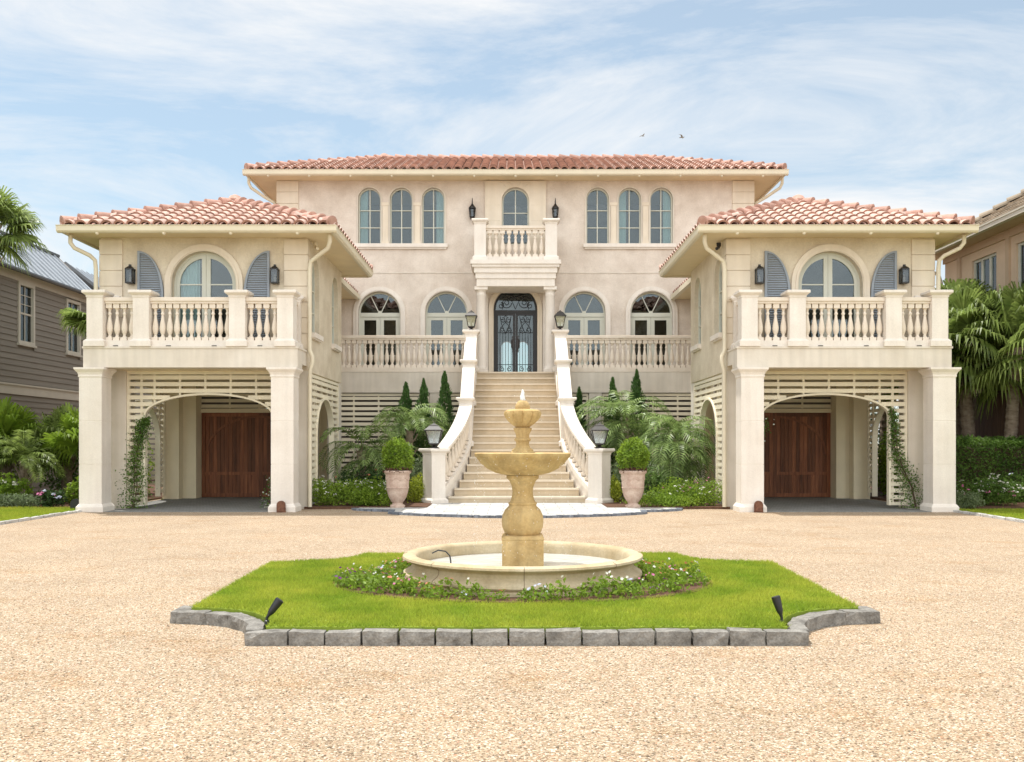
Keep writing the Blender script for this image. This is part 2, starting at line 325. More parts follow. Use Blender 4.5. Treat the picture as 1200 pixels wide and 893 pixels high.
    def build(s, name, m, parent=None, smooth=False, recalc=True, kind=None, group=None, loc=None):
        off = Vector((0,0,0))
        if parent is not None:
            q = parent
            while q is not None: off += q.location; q = q.parent
        if loc is not None: base = Vector(loc)
        elif parent is not None: base = off.copy()
        else: base = Vector((0,0,0))
        me = bpy.data.meshes.new(name)
        me.from_pydata([(v[0]-base.x, v[1]-base.y, v[2]-base.z) for v in s.v], [], s.f)
        ms = m if isinstance(m, (list, tuple)) else [m]
        for q in ms: me.materials.append(q)
        if len(ms) > 1: me.polygons.foreach_set('material_index', s.mi)
        if recalc:
            bm = bmesh.new(); bm.from_mesh(me); bmesh.ops.recalc_face_normals(bm, faces=bm.faces); bm.to_mesh(me); bm.free()
        if smooth:
            me.polygons.foreach_set('use_smooth', [True]*len(me.polygons))
            try: me.set_sharp_from_angle(angle=R(38))
            except Exception: pass
        me.update()
        o = bpy.data.objects.new(name, me); C.objects.link(o)
        if parent is not None: o.parent = parent
        o.location = base-off if parent is not None else base
        if kind: o['kind'] = kind
        if group: o['group'] = group
        return o

def thing(name, label, cat, loc=(0,0,0), group=None, rz=0):
    o = bpy.data.objects.new(name, None); C.objects.link(o); o.empty_display_size = .2
    o.location = loc; o.rotation_euler = (0,0,rz); o['label'] = label; o['category'] = cat
    if group: o['group'] = group
    return o
def tag(o, label, cat, group=None):
    o['label'] = label; o['category'] = cat
    if group: o['group'] = group
    return o
def dup_tree(root, loc=None, rz=None, label=None, parent=None, scale=None):
    c = root.copy(); C.objects.link(c)
    if parent is not None: c.parent = parent
    if loc is not None: c.location = loc
    if rz is not None: c.rotation_euler = (0,0,rz)
    if scale is not None: c.scale = scale
    if label: c['label'] = label
    for ch in list(root.children): dup_tree(ch, parent=c)
    return c

FY = lambda y0: (lambda u, z, t: (u, y0+t, z))                     # wall facing the camera
SX = lambda x0, s: (lambda u, z, t: (x0-s*t, u, z))                # wall facing +-X (s = outward sign)
def arch(c, a, z0, zs, b=None, n=20):                              # closed loop, arched opening
    b = a if b is None else b
    l = [(c-a, z0)]
    l += [(c-a*math.cos(PI*i/n), zs+b*math.sin(PI*i/n)) for i in range(n+1)]
    return l+[(c+a, z0)]
def rect(u0, u1, z0, z1): return [(u0,z0),(u0,z1),(u1,z1),(u1,z0)]

# ------------------------------------------------------------------ ground, paths
FL = 3.47     # main floor level
WY = 20.40    # front wall of the pavilions
MY = 28.40    # front wall of the main block
g = MB(); g.box(-600, 600, -100, 900, -.5, 0); g.build('ground', M['gravel'], kind='structure')
for s in (-1, 1):
    x0, x1 = sorted((s*4.7, s*9.0))
    MB().box(x0, x1, 19.45, 24.9, 0, .006).build('driveway', M['drive'], kind='structure')
    x0, x1 = sorted((s*1.95, s*4.62))
    MB().box(x0, x1, 20.35, 26.3, 0, .05).build('garden_soil', M['soil'], kind='structure')
    x0, x1 = sorted((s*9.15, s*14.0))
    MB().box(x0, x1, 19.9, 40, 0, .04).build('garden_soil', M['soil'], kind='structure')
    x0, x1 = sorted((s*9.05, s*16.0))
    MB().box(x0, x1, 3, 19.9, 0, .03).build('lawn_base', M['turf'], kind='structure')

# entrance terrace of pale stone with cobble edge
def terrace():
    pts = [(-3.45, 20.2), (-3.35, 19.95), (-3.0, 19.72), (-2.55, 19.6), (-2.5, 18.95)]
    fr = [(-2.5+5.0*i/24, 18.95-1.0*math.sin(PI*i/24)**.8) for i in range(1, 24)]
    pts = pts+fr+[(2.5, 18.95), (2.55, 19.5), (3.0, 19.62), (3.35, 19.85), (3.45, 20.2), (3.3, 20.6), (2.3, 21.3), (2.3, 22.2), (-2.3, 22.2), (-2.3, 21.3), (-3.3, 20.6)]
    m = MB(); m.slab(pts, [], 0, .035, lambda u, z, t: (u, z, t)); m.build('terrace', M['terrace'], kind='structure')
    edge = [Vector((x, y, 0)) for x, y in pts[:5+len(fr)+5]]
    m = MB(); rng = random.Random(3)
    for a, b in zip(edge[:-1], edge[1:]):
        L = (b-a).length; n = max(1, round(L/.11)); d = (b-a)/L; nrm = Vector((d.y, -d.x, 0))
        for i in range(n):
            c = a+d*(L*(i+.5)/n)+nrm*.06
            m.rbox(c.x, c.y, L/n*.93, .12, 0, .045+rng.uniform(-.006, .008), math.atan2(d.y, d.x)+rng.uniform(-.06, .06))
    m.build('terrace_edging', M['cobble'], kind='structure')
terrace()

# ------------------------------------------------------------------ the mansion
H = thing('mansion', 'cream stucco mansion with red barrel tile roofs, two front pavilions and arched windows', 'house', (0, 24, 0))

# --- baluster and pedestals
BALPROF = [(.052,.07),(.052,.075),(.034,.10),(.030,.13),(.048,.17),(.062,.22),(.066,.27),(.058,.34),(.040,.43),(.028,.51),(.026,.54),(.040,.56),(.040,.58),(.026,.60),(.032,.65),(.052,.68)]
def baluster_mesh():
    m = MB(); m.box(-.066, .066, -.066, .066, 0, .07); m.lathe(0, 0, BALPROF, 12, cap=False); m.box(-.062, .062, -.062, .062, .68, .775)
    o = m.build('baluster', M['baluster'], smooth=True); me = o.data; bpy.data.objects.remove(o); return me
BAL = baluster_mesh()
def add_bal(parent, x, y, z, sz=1., sxy=1., rz=0.):
    o = bpy.data.objects.new('baluster', BAL); C.objects.link(o); o.parent = parent
    off = Vector((0,0,0)); q = parent
    while q is not None: off += q.location; q = q.parent
    o.location = Vector((x,y,z))-off; o.scale = (sxy, sxy, sz); o.rotation_euler = (0,0,rz)
    return o
def pedestal(parent, cx, cy, w, z0, z1, ang=0., d=None):
    h = w/2; asp = (d or w)/w
    m = MB(); m.sqprof(cx, cy, [(h+.05, z0), (h+.05, z0+.11), (h+.02, z0+.14), (h, z0+.16), (h, z1-.15), (h+.012, z1-.14), (h+.012, z1-.11), (h+.07, z1-.06), (h+.075, z1-.055), (h+.075, z1-.015), (h+.06, z1)], ang, asp)
    return m.build('pedestal', M['stone'], parent)
def rail_run(parent, x0, y0, x1, y1, z, n, hb=.775):
    """straight balustrade run at floor z between two points"""
    a = Vector((x0,y0,0)); b = Vector((x1,y1,0)); L = (b-a).length; an = math.atan2((b-a).y, (b-a).x); c = (a+b)/2
    m = MB(); m.rbox(c.x, c.y, L, .22, z, z+.13, an)
    m.rbox(c.x, c.y, L, .17, z+.13+hb, z+.13+hb+.05, an)
    m.rbox(c.x, c.y, L, .23, z+.13+hb+.05, z+.13+hb+.115, an)
    m.rbox(c.x, c.y, L, .20, z+.13+hb+.115, z+.13+hb+.13, an)
    m.build('rail', M['baluster'], parent)
    for i in range(n):
        q = a+(b-a)*(i+.5)/n; add_bal(parent, q.x, q.y, z+.13, hb/.775, min(1, L/n/.152), an)
def sub(name, parent):
    """an intermediate part: an empty-free grouping is not allowed, so parts that hold sub-parts are meshes"""
    pass

# --- windows
def surround(parent, mp, c, a, z0, zs, w, proud, m_=None, b=None, base=False):
    i = arch(c, a, z0, zs, b); o = arch(c, a+w, z0, zs, (b if b else a)+w)
    m = MB(); m.band(i, o, -proud, .02, mp)
    i2 = arch(c, a+.02, z0, zs, (b if b else a)+.02); o2 = arch(c, a+.06, z0, zs, (b if b else a)+.06); m.band(i2, o2, -proud-.018, -proud+.004, mp)
    return m.build('surround', m_ or M['stone'], parent)
def arched_window(mp, c, a, z0, z1, kind='casement', curtain=0, fw=.05, rec=.12, parent=None, cols=2, bars=()):
    """a = half width; z1 = crown; frame mesh is the part, pane/curtain are its children"""
    zs = z1-a; P = parent or H
    m = MB(mp and None)
    out_ = arch(c, a-.002, z0+.002, zs); inn = arch(c, a-fw, z0+fw, zs)
    if kind == 'casement':
        m.band(inn, out_, rec, rec+.06, mp, closed=True)
        for k in range(1, cols):
            u = c-a+2*a*k/cols; top = zs+math.sqrt(max(0, (a-fw)**2-(u-c)**2))
            m.slab(rect(u-.014, u+.014, z0+fw, top), [], rec+.005, rec+.035, mp)
        for zb in bars:
            hw = a-fw if zb < zs else math.sqrt(max(0, (a-fw)**2-(zb-zs)**2))
            m.slab(rect(c-hw, c+hw, zb-.012, zb+.012), [], rec+.004, rec+.034, mp)
    elif kind == 'french':        # two arched leaves side by side
        m.band(inn, out_, rec, rec+.07, mp, closed=True)
        for s in (-1, 1):
            L = []; n = 14; st = .075
            u0 = c+s*.02; ai = a-fw
            # leaf opening outline (quarter arch)
            pin = [(c+s*(.02+st), z0+fw+.2)]
            pts = []
            for i in range(n+1):
                th = PI/2*i/n; u = (ai-st)*math.sin(th); z = zs+(ai-st)*math.cos(th)
                if u >= .02+st: pts.append((c+s*u, z))
            ztop = zs+math.sqrt((ai-st)**2-(.02+st)**2)
            hole = [(c+s*(.02+st), z0+fw+.2), (c+s*(.02+st), ztop)]+pts+[(c+s*(ai-st), z0+fw+.2)]
            pts2 = [(c+s*ai*math.sin(PI/2*i/n), zs+ai*math.cos(PI/2*i/n)) for i in range(n+1)]
            outl = [(c+s*.003, z0+fw)]+[(max(min(p[0], 99), -99) if i else c+s*.003, p[1]) for i, p in enumerate(pts2)]+[(c+s*ai, z0+fw)]
            m.slab(outl, [hole], rec+.012, rec+.058, mp)
            for zb in bars:
                hw = ai-st if zb < zs else math.sqrt(max(0, (ai-st)**2-(zb-zs)**2))
                us = sorted((c+s*(.02+st-.01), c+s*hw)); m.slab(rect(us[0], us[1], zb-.013, zb+.013), [], rec+.02, rec+.05, mp)
    elif kind == 'fan':           # fanlight above two square leaves
        m.band(inn, out_, rec, rec+.08, mp, closed=True)
        zt = zs-.02
        m.slab(rect(c-a+fw, c+a-fw, zt-.09, zt+.03), [], rec-.01, rec+.07, mp)
        for th in (R(62), R(118)):
            r = a-fw; d = .013
            p0 = (c+.05*math.cos(th), zt+.02); p1 = (c+r*math.cos(th), zs+r*math.sin(th))
            m.slab([(p0[0]-d, p0[1]), (p1[0]-d, p1[1]), (p1[0]+d, p1[1]), (p0[0]+d, p0[1])], [], rec+.01, rec+.04, mp)
        m.slab([(c+.06*math.cos(PI*i/8), zt+.03+.06*math.sin(PI*i/8)) for i in range(9)], [], rec, rec+.05, mp)
        for s in (-1, 1):
            u0, u1 = sorted((c+s*.004, c+s*(a-fw)))
            h = rect(u0+.11, u1-.11, z0+fw+.25, zt-.19)
            m.slab(rect(u0, u1, z0+fw, zt-.095), [h], rec+.012, rec+.06, mp)
            for zb in bars: m.slab(rect(u0+.10, u1-.10, zb-.012, zb+.012), [], rec+.02, rec+.05, mp)
    w = m.build('window', M['frame'], P)
    p = MB(); p.slab(arch(c, a-fw+.012, z0+fw-.01, zs), [], rec+.038, rec+.044, mp)
    p.build('pane', M['glass'], w)
    if curtain:
        # gathered cloth hanging inside, curtain in (-1 left, 1 right, 2 both)
        for s in ((-1, 1) if curtain == 2 else (curtain,)):
            vs = []; fs = []; n = 22; wd = a*.75
            for i in range(n+1):
                u = c+s*(a-.01)-s*wd*i/n; tt = rec+.10+.022*math.sin(i*1.9+c*3)
                top = zs+math.sqrt(max(.0, (a)**2-(u-c)**2))
                vs += [mp(u, z0, tt), mp(u, top+.05, tt)]
            for i in range(n): fs.append((2*i, 2*i+2, 2*i+3, 2*i+1))
            k = MB(); k.add(vs, fs); k.build('curtain', M['curtain'], w, recalc=False, smooth=True)
    return w
def sill(parent, mp, u0, u1, z, h=.11, proud=.09):
    m = MB(); m.slab(rect(u0, u1, z-h, z), [], -proud, .05, mp); m.slab(rect(u0+.03, u1-.03, z-h-.03, z-h+.001), [], -proud+.03, .04, mp)
    return m.build('sill', M['stone'], parent)

# --- roof tiles: barrel tiles on a slope, local frame u along eave, v up slope
def tile_slope(m, p0, du, dv, nrm, ulen, vlen, left, right, rng, pitch=.265, expo=.33):
    """left(v)/right(v): allowed u range at v"""
    nr = int(vlen/expo)+1; nc = int(round(ulen/pitch)); pt = ulen/nc
    for r in range(nr):
        v0 = r*expo; v1 = min(v0+expo*1.12, vlen)
        if v1-v0 < .08: continue
        for c in range(nc):
            u = (c+.5)*pt
            lo, hi = left(v0+.10), right(v0+.10)
            if u < lo-.02 or u > hi+.02: continue
            ju = rng.uniform(-.006, .006); jv = rng.uniform(-.012, .012) if r else 0; jh = rng.uniform(0, .006)
            vs = []; seg = 7
            for (vv, rad, hh) in ((v0+jv, .118, .040), (v1+jv, .100, .012)):
                for j in range(seg+1):
                    a = PI*j/seg
                    q = p0+du*(u+ju-rad*math.cos(a))+dv*vv+nrm*(hh+jh+rad*.78*math.sin(a)); vs.append(q)
            for (vv, rad, hh) in ((v0+jv-.004, .092, .022),):
                for j in range(seg+1):
                    a = PI*j/seg
                    q = p0+du*(u+ju-rad*math.cos(a))+dv*(vv)+nrm*(hh+jh+rad*.76*math.sin(a)); vs.append(q)
            k = seg+1; fs = [(j, j+1, k+j+1, k+j) for j in range(seg)]+[(j, 2*k+j, 2*k+j+1, j+1) for j in range(seg)]
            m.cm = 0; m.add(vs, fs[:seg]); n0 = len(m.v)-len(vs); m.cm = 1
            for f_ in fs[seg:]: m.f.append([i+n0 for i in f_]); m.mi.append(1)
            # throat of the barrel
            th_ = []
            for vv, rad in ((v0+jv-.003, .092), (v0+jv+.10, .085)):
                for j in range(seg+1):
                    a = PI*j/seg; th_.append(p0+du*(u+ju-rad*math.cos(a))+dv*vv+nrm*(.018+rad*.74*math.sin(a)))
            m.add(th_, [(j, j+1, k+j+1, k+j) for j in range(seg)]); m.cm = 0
def ridge_tiles(m, a, b, rng, r=.125, expo=.36):
    a = Vector(a); b = Vector(b); L = (b-a).length; d = (b-a)/L; side = d.cross(Vector((0,0,1))).normalized(); up = side.cross(d).normalized()
    if up.z < 0: up = -up
    n = max(1, int(L/expo)); st = L/n
    for i in range(n):
        vs = []; seg = 8
        for (t, rad, h) in ((i*st, r*1.06, .045), (i*st+.012, r*1.08, .075), (i*st+st*1.12, r*.86, .02)):
            t = min(t, L+.03)
            for j in range(seg+1):
                an = -.35+(PI+.7)*j/seg
                vs.append(a+d*t+side*(rad*math.cos(an))+up*(h+rad*math.sin(an)))
        k = seg+1; fs = [(j, j+1, k+j+1, k+j) for j in range(seg)]+[(k+j, k+j+1, 2*k+j+1, 2*k+j) for j in range(seg)]+[tuple(range(k))]
        m.add(vs, fs)
def hip_roof(x0, x1, y0, y1, ze, zr, rx0, rx1, ry, seed, name='roof', tiled=('f', 'l', 'r')):
    """eave rectangle, ridge from (rx0,ry) to (rx1,ry)"""
    rng = random.Random(seed)
    e = [Vector((x0,y0,ze)), Vector((x1,y0,ze)), Vector((x1,y1,ze)), Vector((x0,y1,ze))]
    ra = Vector((rx0, ry, zr)); rb = Vector((rx1, ry, zr))
    m = MB()
    if abs(rx1-rx0) < .01:
        m.add(e+[ra], [(0,1,4),(1,2,4),(2,3,4),(3,0,4)])
    else: m.add(e+[ra, rb], [(0,1,5,4),(1,2,5),(2,3,4,5),(3,0,4)])
    root = m.build(name, M['tile_pan'], H, recalc=True)
    t = MB()
    def slope(pa, pb, qa, qb):
        du = (pb-pa).normalized(); U = (pb-pa).length; nn = du.cross((qa-pa)).normalized()
        if nn.z < 0: nn = -nn
        dv = nn.cross(du).normalized()
        if dv.z < 0: dv = -dv
        V = (qa-pa).dot(dv); la = (qa-pa).dot(du); lb = (qb-pa).dot(du)
        tile_slope(t, pa-dv*.05, du, dv, nn, U, V+.05, lambda v: la*v/V, lambda v: U-(U-lb)*v/V, rng)
    slope(e[0], e[1], ra, rb)
    if 'l' in tiled: slope(e[3], e[0], ra, ra)
    if 'r' in tiled: slope(e[1], e[2], rb, rb)
    if 'b' in tiled: slope(e[2], e[3], rb, ra)
    t.build('tiles', [M['tile'], M['tile_rim']], root, recalc=False, smooth=True)
    r = MB()
    ridge_tiles(r, e[0], ra, rng); ridge_tiles(r, e[1], rb, rng)
    if 'l' in tiled or 'b' in tiled: ridge_tiles(r, e[3], ra, rng)
    if 'r' in tiled or 'b' in tiled: ridge_tiles(r, e[2], rb, rng)
    if rx1-rx0 > .01: ridge_tiles(r, ra, rb, rng)
    r.lathe((rx0+rx1)/2 if rx1-rx0 < .01 else rx0, ry, [(.17, zr+.02), (.18, zr+.10), (.12, zr+.19), (.03, zr+.23)], 10)
    if rx1-rx0 > .01: r.lathe(rx1, ry, [(.17, zr+.02), (.18, zr+.10), (.12, zr+.17), (.03, zr+.2)], 10)
    r.build('ridge_tiles', M['ridge'], root, recalc=False, smooth=True)
    return root
def eaves(x0, x1, y0, y1, wx0, wx1, wy0, wy1, zg0, zg1, sides='flr'):
    """soffit ring, fascia and half-round gutter"""
    m = MB()
    o = [(x0,y0),(x1,y0),(x1,y1),(x0,y1)]; i = [(wx0,wy0),(wx1,wy0),(wx1,wy1),(wx0,wy1)]
    m.slab([(x,y) for x,y in o], [], zg0+.045, zg0+.075, lambda u, v, t: (u, v, t))
    m.build('soffit', M['soffit'], H)
    m = MB()
    def gut(a, b, nx, ny):
        prof = [(0,zg1),(0,zg0),(.06,zg0),(.10,zg0+.035),(.115,zg1-.015),(.13,zg1-.01),(.13,zg1),(.10,zg1)]
        a = Vector(a); b = Vector(b); vs = []
        for p in (a, b):
            for d, z in prof: vs.append((p.x+nx*d, p.y+ny*d, z))
        n = len(prof); fs = [(k, (k+1)%n, n+(k+1)%n, n+k) for k in range(n)]+[tuple(range(n)), tuple(range(2*n-1, n-1, -1))]
        m.add(vs, fs)
    e = .13
    if 'f' in sides: gut((x0-e,y0), (x1+e,y0), 0, -1)
    if 'l' in sides: gut((x0,y0-e*.2), (x0,y1), -1, 0)
    if 'r' in sides: gut((x1,y0-e*.2), (x1,y1), 1, 0)
    if 'b' in sides: gut((x0,y1), (x1,y1), 0, 1)
    m.build('gutter', M['gutter'], H)
    # little bracket studs beneath the front gutter
    if 'f' in sides:
        n = int((x1-x0)/1.15)
        for k in range(n):
            m = MB(); x = x0+(x1-x0)*(k+.5)/n; m.lathe(x, y0-.03, [(.02, zg0-.04), (.038, zg0-.02), (.038, zg0+.01)], 8)
            m.build('gutter_bracket', M['gutter'], H)
def quoin(x0, x1, y0, y1, z0, z1, n):
    m = MB(); h = (z1-z0)/n
    for k in range(n):
        a = z0+k*h+.009; b = z0+(k+1)*h-.009
        m.box(x0, x1, y0, y1, a, b)
    m.box(x0+.022, x1-.022, y0+.022, y1-.012, z0, z1)
    return m.build('quoin', M['panel'], H)
def downspout(pts, r=.045):
    m = MB(); m.tube(pts, r, 10); return m.build('downspout', M['gutter'], H, smooth=True)
def lattice(mp, u0, u1, z0, z1, opening=None, gap=.145, sw=.088, battens=.6, leg=True, parent=None, back=.0, frame_w=.07):
    """horizontal slats; opening = (c, a, zs, b)"""
    m = MB(); z = z1-sw*.6
    while z-sw > z0-.02:
        za, zb = z-sw, z; zm = (za+zb)/2; iv = [(u0, u1)]
        if opening:
            c, a, zs, b = opening
            zt = zb if zb > zs else zs-.01
            if za < zs: h = a
            elif za < zs+b: h = a*math.sqrt(1-((za-zs)/b)**2)
            else: h = 0
            if h > 0: iv = [(u0, c-h-.005), (c+h+.005, u1)]
        for p, q in iv:
            if q-p > .03: m.slab(rect(p, q, max(za, z0), zb), [], back, back+.022, mp)
        z -= gap
    n = max(1, round((u1-u0)/battens))
    for k in range(n+1):
        u = u0+.03+(u1-u0-.06)*k/n
        zb = z0
        if opening:
            c, a, zs, b = opening; q = abs(u-c)/a
            if q < 1: zb = zs+b*math.sqrt(1-q*q)
        if z1-zb > .05: m.slab(rect(u-.022, u+.022, zb, z1), [], back+.0225, back+.06, mp)
    if opening:
        c, a, zs, b = opening
        i = arch(c, a, z0, zs, b, 28); o = arch(c, a+.045, z0, zs, b+.045, 28); m.band(i, o, back-.03, back+.10, mp)
        for s in (-1, 1): # inner battens beside the legs
            u = c+s*(a+.10); m.slab(rect(u-.025, u+.025, z0, z1), [], back+.0235, back+.062, mp)
    # border
    m.slab(rect(u0-.004, u0+frame_w*.6, z0, z1), [], back-.008, back+.05, mp)
    m.slab(rect(u1-frame_w*.6, u1+.004, z0, z1), [], back-.009, back+.05, mp)
    m.slab(rect(u0+.001, u1-.001, z1-.03, z1+.04), [], back-.012, back+.05, mp)
    return m.build('lattice_screen', M['lattice'], parent or H)

# --- pavilion (s = -1 left, +1 right)
def pavilion(s):
    X = lambda a, b: tuple(sorted((s*a, s*b)))
    xi, xo = 4.56, 9.05                      # inner, outer wall
    cx = s*6.8
    # front wall with the arched french door
    front = FY(WY)
    x0, x1 = X(xi, xo)
    aw = .70; zc = 5.60; zf = FL
    m = MB(); m.slab(rect(x0, x1, 3.0, 5.95), [arch(cx, aw, zf, zc-aw)], 0, .25, front)
    # inner side wall with two windows (outward = -s)
    ins = SX(s*xi, -s); ous = SX(s*xo, s)
    wins = [(21.28, .37), (23.62, .40)]
    m.slab(rect(WY+.25, 24.5, 3.0, 5.95), [arch(c, a, 3.89, 5.6-a) for c, a in wins], 0, .22, ins)
    m.slab(rect(WY+.25, 24.5, 3.0, 5.95), [], 0, .22, ous)
    m.slab(rect(x0+.22, x1-.22, 3.0, 5.95), [], 0, .22, FY(24.28))
    m.build('wall', M['stucco_wing'], H)
    w = arched_window(front, cx, aw, zf, zc, 'french', 0 if s > 0 else -1, fw=.05, bars=(4.90,))
    surround(w, front, cx, aw, zf, zc-aw, .15, .05, M['panel'])
    for c, a in wins:
        w = arched_window(ins, c, a, 3.89, 5.6, 'casement', 0, fw=.045, rec=.1, cols=2, bars=(4.4, 4.9))
        sill(w, ins, c-a-.08, c+a+.08, 3.89)
    # dark room inside
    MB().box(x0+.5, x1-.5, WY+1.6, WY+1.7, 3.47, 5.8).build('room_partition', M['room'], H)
    # quoins
    for a, b in ((xi-.02, xi+.50), (xo-.48, xo+.02)):
        q0, q1 = X(a, b); quoin(q0, q1, WY-.03, WY+.20, 3.47, 5.86, 7)
    q0, q1 = X(xi-.021, xi+.16); 
    # small trim strip at far end of side wall
    # shutters: quarter-curved, open against the wall
    for t in (-1, 1):
        m = MB(); ui = cx+t*(aw+.17); uo = cx+t*(aw+.73); n = 14
        def curve(off):
            pts = []
            for k in range(n+1):
                th = PI/2*k/n
                u = ui+t*off+(uo-ui-2*t*off)*(1-math.cos(th)) ; z = (zc-.95)+(.95-off)*math.sin(th); pts.append((u, z))
            return pts
        outl = [(ui, zf)]+curve(0)+[(uo, zf)]
        inn = [(ui+t*.05, zf+.08)]+curve(.05)+[(uo-t*.05, zf+.08)]
        m.slab(outl, [inn], -.065, -.02, front)
        z = zf+.1
        while z < zc-.06:
            if z < zc-.95: ua = ui+t*.045
            else:
                sn = min(1, (z-(zc-.95))/.90); ua = ui+t*.05+(uo-ui-t*.10)*(1-math.sqrt(1-sn*sn))
            a, b = sorted((ua, uo-t*.045))
            if b-a > .03:
                m.add([(a, WY-.052, z), (b, WY-.052, z), (b, WY-.026, z+.042), (a, WY-.026, z+.042), (a, WY-.046, z-.004), (b, WY-.046, z-.004), (b, WY-.020, z+.038), (a, WY-.020, z+.038)],
                      [(0,1,2,3),(4,7,6,5),(0,4,5,1),(3,2,6,7),(0,3,7,4),(1,5,6,2)])
            z += .05
        m.build('shutter', M['shutter'], H)
    # roof
    hip_roof(min(s*3.90, s*9.55), max(s*3.90, s*9.55), 19.72, 25.0, 6.0, 7.12, s*6.70, s*6.70, 22.35, 11+s, tiled=('f', 'l', 'r', 'b'))
    e0, e1 = X(3.92, 9.53)
    eaves(e0, e1, 19.75, 24.98, x0, x1, WY, 24.5, 5.85, 6.0, 'flrb')
    # balcony slab / beam with columns
    b0, b1 = X(4.57, 9.03)
    m = MB(); m.box(b0, b1, 19.52, 19.95, 3.005, 3.44); m.box(b0, b1, 19.95, WY-.002, 3.1, 3.44)
    m.box(b0-.02, b1+.02, 19.50, WY-.004, 3.40, 3.442)
    m.build('balcony', M['beam'], H)
    for a in (4.885, 8.87):
        m = MB(); c = s*a
        m.sqprof(c, 19.73, [(.285, 0), (.285, .10), (.26, .14), (.235, .17), (.235, .98), (.230, .984), (.230, .992), (.235, .996), (.235, 1.88), (.230, 1.884), (.230, 1.892), (.235, 1.896), (.235, 2.80), (.25, 2.81), (.25, 2.84), (.245, 2.85), (.265, 2.90), (.31, 2.955), (.315, 2.96), (.315, 3.0)])
        m.build('column', M['stone'], H)
    # corner piers behind the columns
    for a, b in ((xi, 5.11), (8.5, xo)):
        p0, p1 = X(a, b); m = MB(); m.box(p0, p1, WY, WY+.5, 0, 2.999); m.build('pier', M['beam'], H)
    # lattice with wide arch
    l0, l1 = X(5.115, 8.495)
    lattice(FY(WY+.06), l0, l1, .08, 2.96, (s*6.72, 1.375, 2.03, .45))
    # carport ceiling, floor of pavilion
    MB().box(x0+.02, x1-.02, WY+.01, 24.45, 2.99, 3.06).build('ceiling', M['trim'], H)
    # side lattices (inner side towards stairs; outer side towards neighbour)
    lattice(SX(s*(xi+.02), -s), WY+.52, 24.15, .1, 2.93, (22.45, .98, 1.62, .85), battens=.7)
    lattice(SX(s*(xo-.02), s), WY+.52, 24.0, .1, 2.93, (22.38, 1.16, 1.55, .85), battens=.7)
    p0, p1 = X(xi, xi+.3); MB().box(p0, p1, 24.15, 24.5, 0, 2.98).build('pier', M['beam'], H)
    p0, p1 = X(xo-.42, xo); MB().box(p0, p1, 24.01, 24.3, 0, 2.98).build('pier', M['trim'], H)
    p0, p1 = X(xo-.76, xo-.36); MB().box(p0, p1, 24.31, 24.69, 0, 2.981).build('pier', M['trim'], H)
    # inner wall of the garage bay
    p0, p1 = X(xi+.62, xi+.8); MB().box(p0, p1, 23.2, 24.7, 0, 2.98).build('wall', M['beam'], H)
    # back wall with garage door
    d0, d1 = X(5.20, 8.36)
    w0, w1 = X(xi+.3, xo-.3)
    m = MB(); m.slab(rect(w0, w1, 0.0, 2.99), [rect(d0, d1, -.001 if False else .001, 2.80)], 0, .15, FY(24.7)); m.build('wall', M['trim'], H)
    lattice(FY(24.74), d0, d1, 2.36, 2.80, None, battens=.72)
    MB().slab(rect(d0, d1, 2.36, 2.8), [], .12, .14, FY(24.74)).build('screen_backing', M['room'], H)
    m = MB(); m.slab([(d0-.03, 0.002), (d0-.03, 2.345), (d1+.03, 2.345), (d1+.03, 0.002), (d1-.06, 0.002), (d1-.06, 2.24), (d0+.06, 2.24), (d0+.06, 0.002)], [], -.05, .1, FY(24.72))
    fr = m.build('garage_door', M['trim'], H)
    # timber boards
    m = MB(); rng = random.Random(5+s); bx0, bx1 = d0+.06, d1-.06
    m.box(bx0, bx1, 24.80, 24.83, .01, 2.24)
    cz = bx0+.0; pw = (bx1-bx0)/2
    for k in range(2):
        q0 = bx0+pw*k; q1 = q0+pw
        # planks
        n = 13; w_ = (pw-.2)/n
        for j in range(n):
            a = q0+.1+j*w_
            m.box(a+.004, a+w_-.004, 24.78+rng.uniform(0, .004), 24.801, .12, .60); m.box(a+.004, a+w_-.004, 24.78+rng.uniform(0, .004), 24.801, .68, 2.14)
        m.box(q0+.002, q0+.1, 24.765, 24.8, .02, 2.235); m.box(q1-.1, q1-.002, 24.765, 24.8, .02, 2.235)
        m.box(q0+.1, q1-.1, 24.766, 24.8, .02, .12); m.box(q0+.1, q1-.1, 24.766, 24.8, .60, .68); m.box(q0+.1, q1-.1, 24.766, 24.8, 2.14, 2.235)
    # arched brace spanning both leaves
    cc = (bx0+bx1)/2; ra = (bx1-bx0)/2-.1
    i = [(cc-ra*math.cos(PI*j/24), 1.15+1.02*math.sin(PI*j/24)) for j in range(25)]
    o = [(cc-(ra-.06)*math.cos(PI*j/24), 1.15+.96*math.sin(PI*j/24)) for j in range(25)]
    m.band(o, i, .012, .03, FY(24.748))
    m.build('door_panel', M['wood'], fr)
    # balustrade: parapet rail and pedestals (one part, balusters below it)
    zb = 3.442; yb = 19.68
    ped = [4.83, 5.83, 7.83, 8.79]
    m = MB(); q0, q1 = X(4.66, 8.96); m.box(q0, q1, yb-.115, yb+.115, zb, zb+.13)
    bal = m.build('balustrade', M['stone'], H)
    for p in ped: pedestal(bal, s*p, yb, .335, zb+.001, 4.61)
